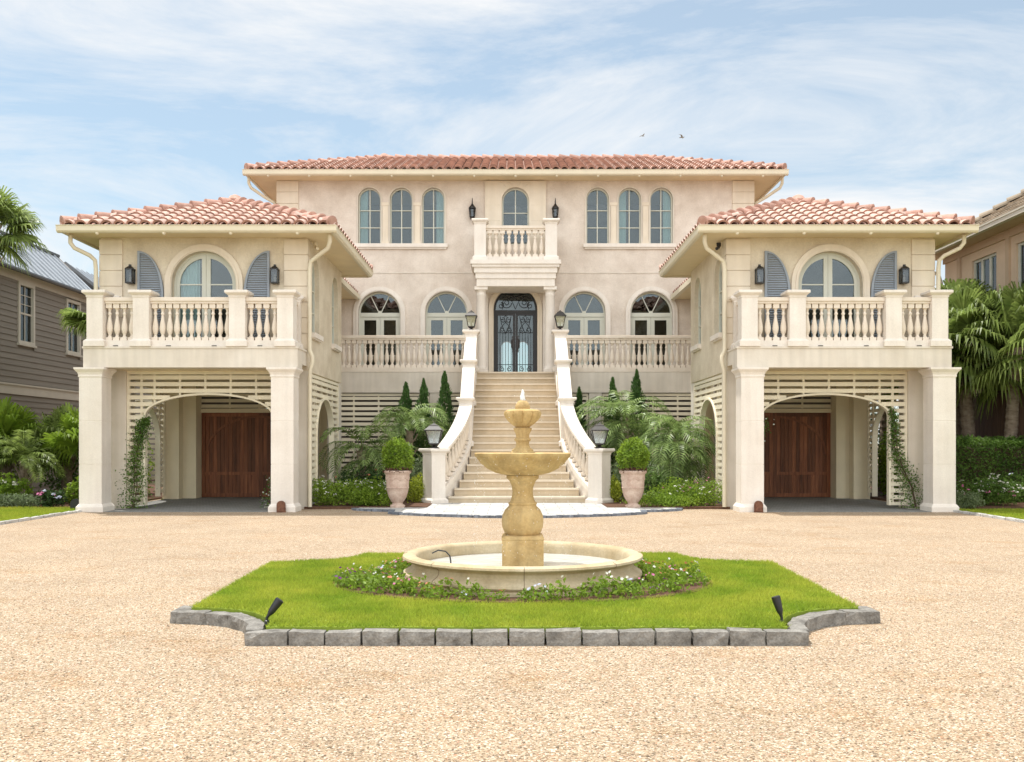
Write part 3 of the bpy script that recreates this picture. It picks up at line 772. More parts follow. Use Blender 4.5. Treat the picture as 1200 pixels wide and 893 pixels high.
    for (a, b, n) in ((5.0, 5.66, 4), (6.0, 7.66, 11), (8.0, 8.62, 4)):
        r0, r1 = X(a, b); c0 = r0; L = r1-r0; m = MB()
        m.box(r0, r1, yb-.085, yb+.085, zb+.905, zb+.955); m.box(r0, r1, yb-.115, yb+.115, zb+.955, zb+1.02); m.box(r0, r1, yb-.10, yb+.10, zb+1.02, zb+1.035)
        m.build('rail', M['baluster'], bal)
        for k in range(n): add_bal(bal, r0+L*(k+.5)/n, yb, zb+.13, 1, min(1, L/n/.152))
    for xx in (4.83, 8.79):        # short returns to the wall
        m = MB(); m.box(s*xx-.085, s*xx+.085, yb+.17, WY-.16, zb+.905, zb+.955); m.box(s*xx-.11, s*xx+.11, yb+.17, WY-.16, zb+.955, zb+1.03); m.box(s*xx-.11, s*xx+.11, yb+.17, WY-.16, zb, zb+.13)
        m.build('rail', M['baluster'], bal)
        for k in range(3): add_bal(bal, s*xx, yb+.24+.13*k, zb+.13, 1, .85)
        pedestal(bal, s*xx, WY-.10, .30, zb+.001, 4.61, d=.12)
    # weep slots
    for xx in (5.35, 6.3, 7.25, 8.35): MB().box(s*xx-.05, s*xx+.05, 19.494, 19.51, 3.445, 3.462).build('weep_slot', M['iron'], H)
    # downspouts
    xg = s*3.99
    downspout([(xg, 19.95, 5.86), (xg, 19.98, 5.72), (xg+s*.05, 20.05, 5.60), (xg+s*.30, 20.2, 5.46), (xg+s*.47, 20.29, 5.36), (xg+s*.50, 20.31, 5.20), (xg+s*.50, 20.31, 3.6), (xg+s*.50, 20.31, 3.45), (xg+s*.44, 20.31, 3.30), (xg+s*.44, 20.31, 3.18), (xg+s*.50, 20.33, 3.0), (xg+s*.5, 20.33, .05)])
    xg = s*9.52
    downspout([(xg, 20.0, 5.86), (xg, 20.0, 5.70), (xg-s*.06, 20.05, 5.60), (xg-s*.32, 20.22, 5.47), (xg-s*.40, 20.28, 5.38), (xg-s*.41, 20.3, 5.2), (xg-s*.41, 20.3, 3.5), (xg-s*.41, 20.3, .05)])
    # connector between the pavilion and the main block
    m = MB(); m.slab(rect(24.5, MY, 0, 5.86), [], 0, .2, SX(s*5.3, -s)); m.slab(rect(24.5, MY+5, 0, 5.86), [], 0, .2, SX(s*xo, s)); m.build('wall', M['stucco'], H)
    c0, c1 = X(4.78, 9.3)
    m = MB(); xr = s*7.1
    m.add([(s*4.78, 24.95, 5.9), (s*4.78, MY-.01, 5.9), (xr, 24.95, 6.6), (xr, MY-.01, 6.6), (s*9.4, 24.95, 5.9), (s*9.4, MY+5, 5.9), (xr, MY+5, 6.6)], [(0,1,3,2), (2,6,5,4)])
    rt = m.build('roof', M['tile_pan'], H, recalc=False)
    t = MB(); rng = random.Random(4)
    du = Vector((0, -1 if s < 0 else 1, 0)); p0 = Vector((s*4.78, MY-.02 if s < 0 else 24.95, 5.9)); dv = Vector((xr-s*4.78, 0, .7)); V = dv.length; dv.normalize()
    nn = du.cross(dv).normalized(); nn = nn if nn.z > 0 else -nn
    tile_slope(t, p0, du, dv, nn, MY-24.97, V, lambda v: 0, lambda v: 99, rng); t.build('tiles', [M['tile'], M['tile_rim']], rt, recalc=False, smooth=True)
    e0, e1 = X(4.8, 5.32); MB().box(e0, e1, 24.99, MY-.01, 5.80, 5.84).build('soffit', M['soffit'], H)
    e0, e1 = X(4.68, 4.80); MB().box(e0, e1, 25.1, MY-.1, 5.76, 5.90).build('gutter', M['gutter'], H)
pavilion(-1); pavilion(1)

# --- main block
front = FY(MY)
UW = []            # upper windows
for s in (-1, 1):
    for c in (s*2.485, s*3.455, s*4.415): UW.append(c)
LW = [s*c for s in (-1, 1) for c in (2.085, 4.115)]
holes = [arch(c, .345, 7.47, 9.17-.345) for c in UW]
holes += [arch(c, .64, FL, 6.03-.64) for c in LW]
holes += [arch(0, .41, 7.45, 9.17-.41)]
holes += [arch(0, .66, FL, 6.16-.66)]
m = MB(); m.slab(rect(-7.19, 7.19, 0, 9.40), holes, 0, .28, front)
bh = [arch(c, .19, FL+.45, 4.95) for c in (-.29, .29)]+[arch(c, .5, FL+.4, 5.2) for c in (-4, 4)]
m.slab(rect(-7.19, 7.19, 0, 9.40), bh, 0, .25, FY(34.0))
for s in (-1, 1): m.slab(rect(MY+.28, 34.0, 0, 9.40), [], 0, .25, SX(s*7.19, s))
m.build('wall', M['stucco'], H)
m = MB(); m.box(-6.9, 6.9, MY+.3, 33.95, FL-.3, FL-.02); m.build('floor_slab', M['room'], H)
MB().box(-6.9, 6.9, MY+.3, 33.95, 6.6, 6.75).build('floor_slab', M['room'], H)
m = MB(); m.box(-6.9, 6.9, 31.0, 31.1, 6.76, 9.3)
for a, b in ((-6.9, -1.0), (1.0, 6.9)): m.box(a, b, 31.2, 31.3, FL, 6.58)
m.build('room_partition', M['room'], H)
quoin(-7.22, -6.56, MY-.04, MY+.3, 5.9, 9.38, 10); quoin(6.56, 7.22, MY-.04, MY+.3, 5.9, 9.38, 10)
for i, c in enumerate(UW):
    w = arched_window(front, c, .345, 7.47, 9.17, 'casement', {0: 1, 2: -1, 4: -1, 5: 1}.get(i, 0), fw=.04, rec=.10, bars=(7.98, 8.5))
    i_ = arch(c, .345, 7.47, 9.17-.345); o_ = arch(c, .385, 7.47, 9.17-.345, .385)
    b = MB(); b.band(i_, o_, -.03, .02, front); b.build('surround', M['beam'], w)
for s in (-1, 1):
    for c in (2.97, 3.935):
        m = MB(); m.box(s*c-.085, s*c+.085, MY-.035, MY+.02, 7.52, 8.62); m.box(s*c-.11, s*c+.11, MY-.05, MY+.02, 8.62, 8.72); m.box(s*c-.10, s*c+.10, MY-.045, MY+.02, 7.47, 7.55)
        m.build('pilaster', M['panel'], H)
    m = MB(); u = s*3.45; m.box(u-1.40, u+1.40, MY-.10, MY+.02, 7.36, 7.468); m.box(u-1.36, u+1.36, MY-.06, MY+.02, 7.31, 7.36); m.build('sill', M['stone'], H)
# stone centre bay
m = MB()
hol = arch(0, .41, 7.45, 9.17-.41)
m.slab(rect(-.92, .92, 6.7, 9.36), [arch(0, .412, 7.0, 9.17-.41)], -.08, .0, front)
m.build('centre_bay', M['panel'], H)
m = MB()
for z in (7.6, 8.15, 8.62): 
    for s in (-1, 1): m.box(min(s*.47, s*.915), max(s*.47, s*.915), MY-.082, MY-.07, z, z+.014)
for th in (55, 75, 105, 125):
    a = R(th); p = Vector((.50*math.cos(a), 8.76+.50*math.sin(a))); q = p+Vector((math.cos(a), math.sin(a)))*(.12 if th in (75, 105) else .3)
    q.y = min(q.y, 9.34); m.tube([(p.x, MY-.08, p.y), (q.x, MY-.08, q.y)], .007, 4)
m.build('stone_joints', M['stucco_wing'], H)
w = arched_window(front, 0, .41, 7.45, 9.17, 'casement', 0, fw=.045, rec=.08, bars=(8.42,))
for i, c in enumerate(LW):
    w = arched_window(front, c, .64, FL, 6.03, 'fan', 0, fw=.05, rec=.12, bars=(4.62, 4.1))
    surround(w, front, c, .64, FL, 6.03-.64, .145, .06)
# string course
m = MB()
for a, b in ((-6.55, -1.2), (1.2, 6.55)): m.box(a, b, MY-.015, MY+.01, 6.58, 6.61)
m.build('string_course', M['beam'], H)
hip_roof(-7.93, 7.93, 27.70, 34.9, 9.50, 10.88, -4.36, 4.36, 31.3, 7, tiled=('f', 'l', 'r'))
eaves(-7.91, 7.91, 27.73, 34.87, -7.19, 7.19, MY, 34.2, 9.34, 9.50, 'flr')
for s in (-1, 1):
    xg = s*7.96
    downspout([(xg, 28.0, 9.36), (xg, 28.02, 9.2), (xg-s*.05, 28.08, 9.08), (xg-s*.4, 28.3, 8.86), (xg-s*.64, 28.5, 8.74), (xg-s*.70, 28.55, 8.55), (xg-s*.70, 28.55, 6.8)])
# portico: columns, entablature, balcony
PY = 27.35
m = MB()
m.box(-1.13, 1.13, PY-.22, MY, 5.98, 6.20); m.box(-1.16, 1.16, PY-.25, MY-.001, 6.20, 6.36); m.box(-1.20, 1.20, PY-.29, MY-.002, 6.36, 6.52)
m.box(-1.26, 1.26, PY-.34, MY-.003, 6.52, 6.60); m.box(-1.30, 1.30, PY-.38, MY-.004, 6.60, 6.72)
m.build('entablature', M['stone'], H)
for s in (-1, 1):
    m = MB(); c = s*1.0
    m.box(c-.20, c+.20, PY-.2, PY+.2, FL, FL+.12); m.lathe(c, PY, [(.19, FL+.12), (.19, FL+.16), (.16, FL+.20), (.155, FL+.22), (.15, 4.6), (.135, 5.72), (.15, 5.74), (.15, 5.77), (.136, 5.78), (.138, 5.84), (.18, 5.89)], 20)
    m.box(c-.19, c+.19, PY-.19, PY+.19, 5.89, 5.98)
    m.build('column', M['stone'], H, smooth=True)
    m = MB(); m.box(min(s*.83, s*1.15), max(s*.83, s*1.15), MY-.06, MY+.01, FL, 5.98); m.build('pilaster', M['stone'], H)
m = MB(); m.box(-.85, .85, PY-.11, PY+.11, 6.72, 6.86)
bal = m.build('balustrade', M['stone'], H)
for s in (-1, 1): pedestal(bal, s*1.03, PY, .34, 6.721, 7.94)
m = MB(); m.box(-.86, .86, PY-.08, PY+.08, 7.63, 7.68); m.box(-.86, .86, PY-.11, PY+.11, 7.68, 7.76); m.build('rail', M['baluster'], bal)
for k in range(9): add_bal(bal, -.85+1.7*(k+.5)/9, PY, 6.86, .77/.775, 1.1)
for s in (-1, 1):
    m = MB(); m.box(s*1.03-.1, s*1.03+.1, PY+.17, MY-.02, 7.68, 7.76); m.box(s*1.03-.1, s*1.03+.1, PY+.17, MY-.02, 6.72, 6.86); m.build('rail', M['baluster'], bal)
    for k in range(5): add_bal(bal, s*1.03, PY+.28+.16*k, 6.86, .82/.775, 1.0)
# front door
m = MB(); zs = 6.16-.66
m.band(arch(0, .60, FL, zs), arch(0, .655, FL, zs), .10, .2, front)
m.slab(rect(-.60, .60, zs-.10, zs-.02), [], .10, .19, front)
for s in (-1, 1):
    a, b = sorted((s*.004, s*.60)); m.slab(rect(a, b, FL+.01, zs-.105), [rect(a+.07, b-.07, FL+.09, zs-.175)], .11, .17, front)
fd = m.build('front_door', M['iron'], H)
MB().slab(arch(0, .61, FL, zs), [], .150, .155, front).build('pane', M['glass'], fd)
m = MB(); yf = MY+.125
def spiral(cx, cz, r0, r1, a0, turns, mir=1, n=18):
    return [(cx+mir*(r0+(r1-r0)*i/n)*math.cos(a0+turns*2*PI*i/n), yf, cz+(r0+(r1-r0)*i/n)*math.sin(a0+turns*2*PI*i/n)) for i in range(n+1)]
for s in (-1, 1):
    c = s*.30
    for t in (-1, 1):
        m.tube(spiral(c+t*.09, 5.18, .085, .02, R(90), 1.25, t), .011, 5)
        m.tube(spiral(c+t*.10, 4.88, .09, .02, R(-90), 1.2, t), .011, 5)
        m.tube(spiral(c+t*.10, 3.70, .085, .02, R(90), -1.3, t), .011, 5)
        m.tube([(c+t*.17, yf, 4.75), (c+t*.15, yf, 4.95), (c, yf, 5.12), (c-t*.05, yf, 5.25), (c, yf, 5.33)], .010, 5)
        m.tube([(c+t*.17, yf, 5.30), (c+t*.12, yf, 5.05), (c, yf, 4.78)], .010, 5)
    for k in range(5):
        x = c-.17+.085*k; m.tube([(x, yf, 3.58), (x, yf, 4.80)], .007, 4)
    m.tube([(c-.23, yf, 3.83), (c+.23, yf, 3.83)], .009, 4); m.tube([(c-.23, yf, 4.80), (c+.23, yf, 4.80)], .009, 4)
    m.tube(spiral(s*.28, zs+.20, .17, .03, R(180), 1.5, s), .012, 5)
    m.tube(spiral(s*.12, zs+.34, .12, .02, R(0), 1.4, s), .011, 5)
    m.tube(spiral(s*.44, zs+.12, .10, .02, R(90), 1.3, s), .011, 5)
    m.tube([(0, yf, zs+.02), (s*.1, yf, zs+.25), (s*.3, yf, zs+.42), (s*.47, yf, zs+.33)], .011, 5)
m.tube([(.40*math.cos(PI*i/16), yf, zs+.40*math.sin(PI*i/16)) for i in range(17)], .011, 5)
m.build('grille', M['iron'], fd)
m = MB()
for s in (-1, 1):
    m.tube([(s*.07, MY+.06, 4.28), (s*.11, MY+.04, 4.38), (s*.12, MY+.04, 4.52), (s*.07, MY+.06, 4.62)], .022, 8); m.slab(rect(min(s*.035, s*.1), max(s*.035, s*.1), 4.2, 4.7), [], .09, .115, front)
m.build('handle', M['bronze'], fd, smooth=True)
surround(fd, front, 0, .66, FL, zs, .15, .05, M['panel'])

# terrace at main floor
m = MB()
for s in (-1, 1):
    a, b = sorted((s*1.10, s*5.6)); m.box(a, b, 26.40, MY, 2.90, 3.44)
    a, b = sorted((s*1.10, s*5.6)); m.box(a, b, 26.375, 26.40, 2.86, 2.94)
m.build('terrace_slab', M['beam'], H)
MB().box(-1.10, 1.10, 26.75, MY, 3.2, FL).build('landing', M['step'], H)
for s in (-1, 1):
    a, b = sorted((s*1.42, s*5.4))
    m = MB(); m.box(a, b, 26.39, 26.61, 3.442, 3.57); bal = m.build('balustrade', M['baluster'], H)
    m = MB(); m.box(a, b, 26.415, 26.585, 4.345, 4.395); m.box(a, b, 26.385, 26.615, 4.395, 4.46); m.box(a, b, 26.40, 26.60, 4.46, 4.475); m.build('rail', M['baluster'], bal)
    n = 26
    for k in range(n): add_bal(bal, a+(b-a)*(k+.5)/n, 26.5, 3.57)
    # lattice beneath the terrace
    c0, c1 = sorted((s*2.06, s*2.42)); MB().box(c0, c1, 26.40, 26.7, 0, 2.859).build('pier', M['beam'], H)
    a, b = sorted((s*2.44, s*5.3)); lattice(FY(26.46), a, b, .1, 2.80, None, battens=.65)
    a, b = sorted((s*1.3, s*2.04)); lattice(FY(26.461), a, b, .1, 2.80, None, battens=.65)
    # stair side wall under terrace handled by staircase
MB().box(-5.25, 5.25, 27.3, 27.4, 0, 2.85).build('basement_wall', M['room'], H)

# ------------------------------------------------------------------ entrance staircase
ST = thing('entrance_staircase', 'pale stone staircase rising to the front door between curving balustrades', 'staircase', (0, 22, 0))
RI = FL/19; NS = 19
YS = [22+.262*k for k in range(NS)]
def halfw(y):
    if y > 23.9: return 1.10
    t = (23.9-y)/1.9; return 1.10+.47*t**2.1
for k in range(NS):
    y0 = YS[k]; y1 = (YS[k+1] if k+1 < NS else 26.76); h = halfw(y0)+.03; z = RI*(k+1)
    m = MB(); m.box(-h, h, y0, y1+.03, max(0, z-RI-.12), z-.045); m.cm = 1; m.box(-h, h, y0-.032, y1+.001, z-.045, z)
    m.build('step', [M['riser'], M['step']], ST)
# railing path: plan curve
def railx(y):
    if y > 23.9: return 1.27
    t = (23.9-y)/1.9; return 1.27+.60*t**1.9
def stepz(y): return max(0, min(FL, RI+(y-22)/.262*RI))
for s in (-1, 1):
    # cheek wall
    m = MB(); n = 40; ys = [22.1+(26.55-22.1)*i/n for i in range(n+1)]
    def ribbon(m, ys, hw, zb, zt):
        vs = []
        for y in ys:
            x = railx(y); dxy = (railx(y+.01)-railx(y-.01))/.02; nx = 1/math.sqrt(1+dxy*dxy); ny = -dxy*nx
            for (a, z) in ((-hw, zb(y)), (hw, zb(y)), (hw, zt(y)), (-hw, zt(y))): vs.append((s*(x+a*nx), y+a*ny, z))
        fs = []
        for i in range(len(ys)-1):
            for j in range(4): fs.append((4*i+j, 4*i+(j+1)%4, 4*i+4+(j+1)%4, 4*i+4+j))
        fs += [(0,1,2,3), tuple(4*(len(ys)-1)+j for j in (3,2,1,0))]
        m.add(vs, fs)
    ribbon(m, ys, .13, lambda y: 0, lambda y: stepz(y)+.02)
    ribbon(m, ys, .15, lambda y: stepz(y)+.02, lambda y: stepz(y)+.15)
    cheek = m.build('cheek_wall', M['stone'], ST)
    segs = [((22.1, 1.26), (23.78, 2.46)), ((24.08, 2.62), (25.28, 3.55)), ((25.60, 3.72), (26.68, 4.52))]
    for (ya, za), (yb_, zb_) in segs:
        f = lambda y: za+(zb_-za)*(y-ya)/(yb_-ya)
        m = MB(); yy = [ya+(yb_-ya)*i/16 for i in range(17)]
        ribbon(m, yy, .165, lambda y: f(y)-.07, lambda y: f(y)); ribbon(m, yy, .11, lambda y: f(y)-.13, lambda y: f(y)-.07)
        rl = m.build('rail', M['stone'], ST)
        n = int((yb_-ya)/.15)
        for k in range(n):
            y = ya+(yb_-ya)*(k+.5)/n; hgt = f(y)-.12-(stepz(y)+.14)
            add_bal(rl, s*railx(y), y, stepz(y)+.14, hgt/.775, 1.18)
    pedestal(ST, s*1.93, 21.93, .38, .0, 1.31, ang=-s*R(38))
    pedestal(ST, s*1.29, 23.93, .32, stepz(23.9)-.15, 2.60)
    pedestal(ST, s*1.28, 25.44, .32, stepz(25.4)-.1, 3.69)
    pedestal(ST, s*1.27, 26.84, .34, FL, 4.66)

# ------------------------------------------------------------------ lanterns
def post_lantern(w, h, label, loc):
    t = thing('post_lantern', label, 'lantern', loc, 'lanterns on the stair pedestals')
    x, y, z = loc
    m = MB(); m.lathe(x, y, [(.30*w, z), (.30*w, z+.02), (.10*w, z+.05), (.08*w, z+.10*h), (.22*w, z+.13*h), (.25*w, z+.16*h)], 10)
    m.sqprof(x, y, [(.24*w, z+.16*h), (.27*w, z+.16*h), (.29*w, z+.19*h), (.29*w, z+.2*h)]); m.build('base', M['bronze'], t)
    m = MB(); z0 = z+.2*h; z1 = z+.68*h
    for a in (-1, 1):
        for b in (-1, 1): m.tube([(x+a*.27*w, y+b*.27*w, z0), (x+a*.44*w, y+b*.44*w, z1)], .03*w, 4)
    m.sqprof(x, y, [(.45*w, z1), (.52*w, z1+.01), (.52*w, z1+.04*h), (.49*w, z1+.05*h), (.26*w, z1+.19*h), (.26*w, z1+.21*h), (.15*w, z1+.25*h), (.03*w, z1+.30*h)])
    m.lathe(x, y, [(.02*w, z1+.28*h), (.045*w, z1+.31*h), (.0, z1+.34*h)], 8)
    m.build('frame', M['bronze'], t)
    m = MB(); m.sqprof(x, y, [(.265*w, z0), (.435*w, z1)]); m.build('pane', M['glass_lantern'], t)
    m = MB(); m.lathe(x, y, [(.05*w, z0), (.05*w, z0+.22*h)], 8); m.lathe(x, y, [(.02*w, z0+.22*h), (.035*w, z0+.26*h), (.0, z0+.34*h)], 8); m.build('candle', M['petal_white'], t)
    return t
post_lantern(.42, .60, 'black lantern on the low left pedestal at the foot of the stairs', (-1.93, 21.93, 1.31))
post_lantern(.42, .60, 'black lantern on the low right pedestal at the foot of the stairs', (1.93, 21.93, 1.31))
post_lantern(.33, .58, 'small black lantern on the top stair pedestal left of the front door', (-1.27, 26.84, 4.66))
post_lantern(.33, .58, 'small black lantern on the top stair pedestal right of the front door', (1.27, 26.84, 4.66))
def box_sconce(label, x):
    y = WY-.0; z = 4.88
    t = thing('wall_lantern', label, 'lantern', (x, y, z), 'box lanterns on the pavilion walls'); X0, Y0, Z0 = x, y, z; K = .78
    tfm = lambda a, b, c: (X0+(a-X0)*K, Y0+(b-Y0)*K, Z0+(c-Z0)*K)
    m = MB(tfm); m.box(x-.05, x+.05, y-.03, y+.05, z+.1, z+.42); m.box(x-.10, x+.10, y-.24, y-.02, z, z+.035); m.box(x-.105, x+.105, y-.245, y-.015, z+.38, z+.41)
    m.frustum(x, y-.13, .21, .23, z+.41, .08, .08, z+.48); m.box(x-.03, x+.03, y-.16, y-.10, z+.48, z+.53)
    for a in (-.092, .092):
        for b in (-.235, -.03): m.box(x+a-.009, x+a+.009, y+b-.009, y+b+.009, z+.03, z+.39)
    m.build('frame', M['iron'], t)
    MB(tfm).box(x-.088, x+.088, y-.228, y-.036, z+.036, z+.379).build('pane', M['glass_dark'], t)
    m = MB(tfm); m.lathe(x, y-.13, [(.03, z+.036), (.03, z+.18), (.01, z+.19), (.018, z+.23), (0, z+.27)], 8); m.build('candle', M['petal_white'], t)
for s, side in ((-1, 'left'), (1, 'right')):
    for a, w_ in ((5.24, 'inner'), (8.37, 'outer')):
        box_sconce(f'black box lantern by the {w_} shutter on the {side} pavilion balcony', s*a)
def carriage(label, x):
    y = MY; z = 8.05
    t = thing('wall_lantern', label, 'lantern', (x, y, z), 'carriage lanterns beside the upper window')
    m = MB(); m.lathe(x, y-.16, [(0, z), (.015, z+.03), (.012, z+.08), (.05, z+.12), (.075, z+.18), (.08, z+.2)], 10); m.lathe(x, y-.16, [(.08, z+.42), (.115, z+.44), (.10, z+.49), (.05, z+.55), (.02, z+.60), (.012, z+.75), (0, z+.78)], 10)
    for k in range(6):
        a = k*PI/3; m.tube([(x+.075*math.cos(a), y-.16+.075*math.sin(a), z+.2), (x+.095*math.cos(a), y-.16+.095*math.sin(a), z+.43)], .007, 4)
    m.tube([(x, y, z+.3), (x, y-.06, z+.22), (x, y-.14, z+.14)], .013, 5); m.box(x-.04, x+.04, y-.02, y, z+.2, z+.42)
    m.build('frame', M['iron'], t)
    MB().lathe(x, y-.16, [(.072, z+.2), (.09, z+.43)], 6).build('pane', M['glass_dark'], t)
carriage('dark carriage lantern on the upper wall left of the centre window', -1.30)
carriage('dark carriage lantern on the upper wall right of the centre window', 1.20)
for s, side in ((-1, 'left'), (1, 'right')):
    m = MB(); m.lathe(s*4.46, 20.75, [(.05, 5.78), (.05, 5.86)], 8); m.tube([(s*4.46, 20.75, 5.76), (s*4.36, 20.5, 5.68)], .035, 8); 
    tag(m.build('security_camera', M['gutter'] if s < 0 else M['blackp'], None, loc=(s*4.46, 20.75, 5.8)), f'small security camera under the inner eave of the {side} pavilion', 'camera', 'security cameras')

# ------------------------------------------------------------------ fountain island
IX = -.02; IY0, IY1 = 6.53, 11.15; HX = 2.78; SR = .80
def island_outline(off=0., n=10):
    """cartouche: rectangle whose corners are scooped by quarter circles; off shrinks it"""
    x = HX-off; y0 = IY0+off; y1 = IY1-off; r = SR; pts = []
    def scoop(cx, cy, a0, a1):
        rr = r+off*0
        return [(cx+rr*math.cos(R(a0+(a1-a0)*i/n)), cy+rr*math.sin(R(a0+(a1-a0)*i/n))) for i in range(n+1)]
    pts += scoop(-x, y0, 90, 0); pts += scoop(x, y0, 180, 90); pts += scoop(x, y1, 270, 180); pts += scoop(-x, y1, 360, 270)
    return [(px+IX, py) for px, py in pts]
inner = [(px, py) if py < 7.55 else (px+(.10 if px > 0 else -.10)*(1 if abs(px) > 2.2 else 0), py+(.10 if py > 10 else 0)) for px, py in island_outline(.13)]
def rough_block(m, cx, cy, ang, L, Wd, z0, z1, rng):
    nx, ny, nz = 5, 2, 3; ca, sa = math.cos(ang), math.sin(ang); idx = {}; vs = []; fs = []
    tilt = rng.uniform(-.006, .006)
    def P(i, j, k):
        if (i,j,k) in idx: return idx[(i,j,k)]
        u = (i/nx-.5); v = (j/ny-.5); w = k/nz
        x = u*L; y = v*Wd; z = z0+(z1-z0)*w
        e = (i in (0,nx))+(j in (0,ny))+(k in (nz,))
        if e >= 2: x *= .965; y *= .93; z -= .007*(k == nz)
        x += rng.uniform(-.004, .004); y += rng.uniform(-.005, .005); z += (rng.uniform(-.003, .003) if k else 0)+tilt*u*2*(k > 0)
        idx[(i,j,k)] = len(vs); vs.append((cx+x*ca-y*sa, cy+x*sa+y*ca, z)); return idx[(i,j,k)]
    for i in range(nx):
        for k in range(nz):
            fs += [(P(i,0,k), P(i+1,0,k), P(i+1,0,k+1), P(i,0,k+1)), (P(i,ny,k), P(i,ny,k+1), P(i+1,ny,k+1), P(i+1,ny,k))]
        for j in range(ny): fs.append((P(i,j,nz), P(i+1,j,nz), P(i+1,j+1,nz), P(i,j+1,nz)))
    for j in range(ny):
        for k in range(nz): fs += [(P(0,j,k), P(0,j,k+1), P(0,j+1,k+1), P(0,j+1,k)), (P(nx,j,k), P(nx,j+1,k), P(nx,j+1,k+1), P(nx,j,k+1))]
    m.add(vs, fs)
KB = thing('stone_kerb', 'kerb of rough grey granite setts around the grass island', 'kerb', (IX, 8.85, 0))
def kerb():
    rng = random.Random(21); o = island_outline(.06, 10); segs = []
    n = len(o); runs = [o[0:11], [o[10], o[11]], o[11:22], [o[21], o[22]], o[22:33], [o[32], o[33]], o[33:44], [o[43], o[0]]]
    for r in runs:
        L = sum(math.dist(a, b) for a, b in zip(r[:-1], r[1:])); k = max(1, round(L/(.26 if len(r) > 2 else .25)))
        ext = .05 if len(r) == 2 else 0
        def at(s):
            for a, b in zip(r[:-1], r[1:]):
                d = math.dist(a, b)
                if s <= d or b == r[-1]: return (a[0]+(b[0]-a[0])*s/d, a[1]+(b[1]-a[1])*s/d)
                s -= d
        for i in range(k):
            a = at(L*i/k+.0001 if i else -ext); b = at(L*(i+1)/k-.0001 if i < k-1 else L+ext)
            m = MB(); front_ = (a[1]+b[1])/2 < 7.62; rough_block(m, (a[0]+b[0])/2, (a[1]+b[1])/2, math.atan2(b[1]-a[1], b[0]-a[0]), math.dist(a, b)-.006, .125, -.02, (.103 if front_ else .06)+rng.uniform(-.006, .006), rng)
            m.build('kerb_stone', M['kerb'], KB)
kerb()
FX, FYc = -.02, 9.0
m = MB(); m.slab(inner, [], 0.02, .105, lambda u, z, t: (u, z, t)); m.build('turf', M['turf'], kind='structure')
def in_poly(x, y, poly):
    c = False; j = len(poly)-1
    for i in range(len(poly)):
        xi, yi = poly[i]; xj, yj = poly[j]
        if (yi > y) != (yj > y) and x < (xj-xi)*(y-yi)/(yj-yi)+xi: c = not c
        j = i
    return c
BRX, BRY = 1.78, 1.24
def grass(name, label, test, x0, x1, y0, y1, n, h, z, seed):
    rng = random.Random(seed); vs = []; fs = []
    for _ in range(n):
        x = rng.uniform(x0, x1); y = rng.uniform(y0, y1)
        if not test(x, y): continue
        a = rng.uniform(0, PI); w = rng.uniform(.0022, .0045)*(1+(y-6)*.06); hh = h*rng.uniform(.55, 1.2)*(1+.12*math.sin(x*5.1+1.3*math.sin(y*3.7)))
        lx, ly = rng.gauss(0, .02), rng.gauss(-.004, .02); k = len(vs)
        vs += [(x-w*math.cos(a), y-w*math.sin(a), z), (x+w*math.cos(a), y+w*math.sin(a), z), (x+lx, y+ly, z+hh)]; fs.append((k, k+1, k+2))
    m = MB(); m.v = vs; m.f = fs; m.mi = [0]*len(fs)
    o = m.build(name, M['grass'], recalc=False, kind='stuff'); o['label'] = label; o['category'] = 'grass'; return o
grass('grass', 'bright mown grass on the island around the fountain', lambda x, y: in_poly(x, y, inner) and ((x-FX)/(BRX-.04))**2+((y-8.86)/(BRY-.04))**2 > 1, -2.8, 2.8, 6.6, 11.2, 300000, .038, .10, 1)
m = MB(); m.slab([(FX+BRX*math.cos(2*PI*i/48), 8.86+BRY*math.sin(2*PI*i/48)) for i in range(48)], [], .10, .118, lambda u, z, t: (u, z, t)); m.build('flower_bed_soil', M['soil'], kind='structure')

F = thing('fountain', 'tiered ochre stone fountain in a round basin on the grass island', 'fountain', (FX, FYc, .1))
R1 = 1.125; ZK = .73
m = MB(); pr = [(R1+.0, .08), (R1+.0, .17), (R1-.015, .18), (R1-.0, .19), (R1+.012, .215), (R1+.008, .24), (R1-.015, .262), (R1-.05, .285), (R1-.07, .32), (R1-.07, .36), (R1-.055, .385), (R1-.03, .395), (R1+.005, .405), (R1+.02, .425), (R1+.015, .45), (R1-.02, .465), (R1-.07, .468), (R1-.10, .455), (R1-.115, .43), (R1-.12, .38), (R1-.125, .14)]
pr = [(r, .10+(z-.10)*ZK) for r, z in pr]
m.lathe(FX, FYc, pr, 96, cap=False); m.lathe(FX, FYc, [(0, .15), (R1-.15, .17)], 96, cap=False)
bs = m.build('basin', M['basin'], F, smooth=True)
m = MB()
for k in range(8):
    a = -PI/2+2*PI*k/8
    m.tube([(FX+(r+.0015)*math.cos(a), FYc+(r+.0015)*math.sin(a), z) for r, z in pr[1:16]], .0022, 4)
m.build('joint', M['soil'], bs)
MB().lathe(FX, FYc, [(0, .245), (R1-.122, .245)], 64, cap=False).build('water', M['water'], F, smooth=True)
m = MB(); m.sqprof(FX, FYc, [(.195, .14), (.195, .50), (.20, .505), (.20, .515), (.185, .535), (.17, .54)])
m.build('plinth', M['fountain'], F)
m = MB(); m.lathe(FX, FYc, [(.15, .53), (.175, .56), (.195, .61), (.20, .67), (.195, .72), (.17, .775), (.135, .81), (.13, .825), (.137, .83), (.137, .845), (.125, .85), (.112, .87), (.100, .92), (.098, .96), (.105, 1.00), (.125, 1.05), (.15, 1.075), (.155, 1.08), (.155, 1.105), (.13, 1.11)], 12)
m.build('pedestal', M['fountain'], F, smooth=True)
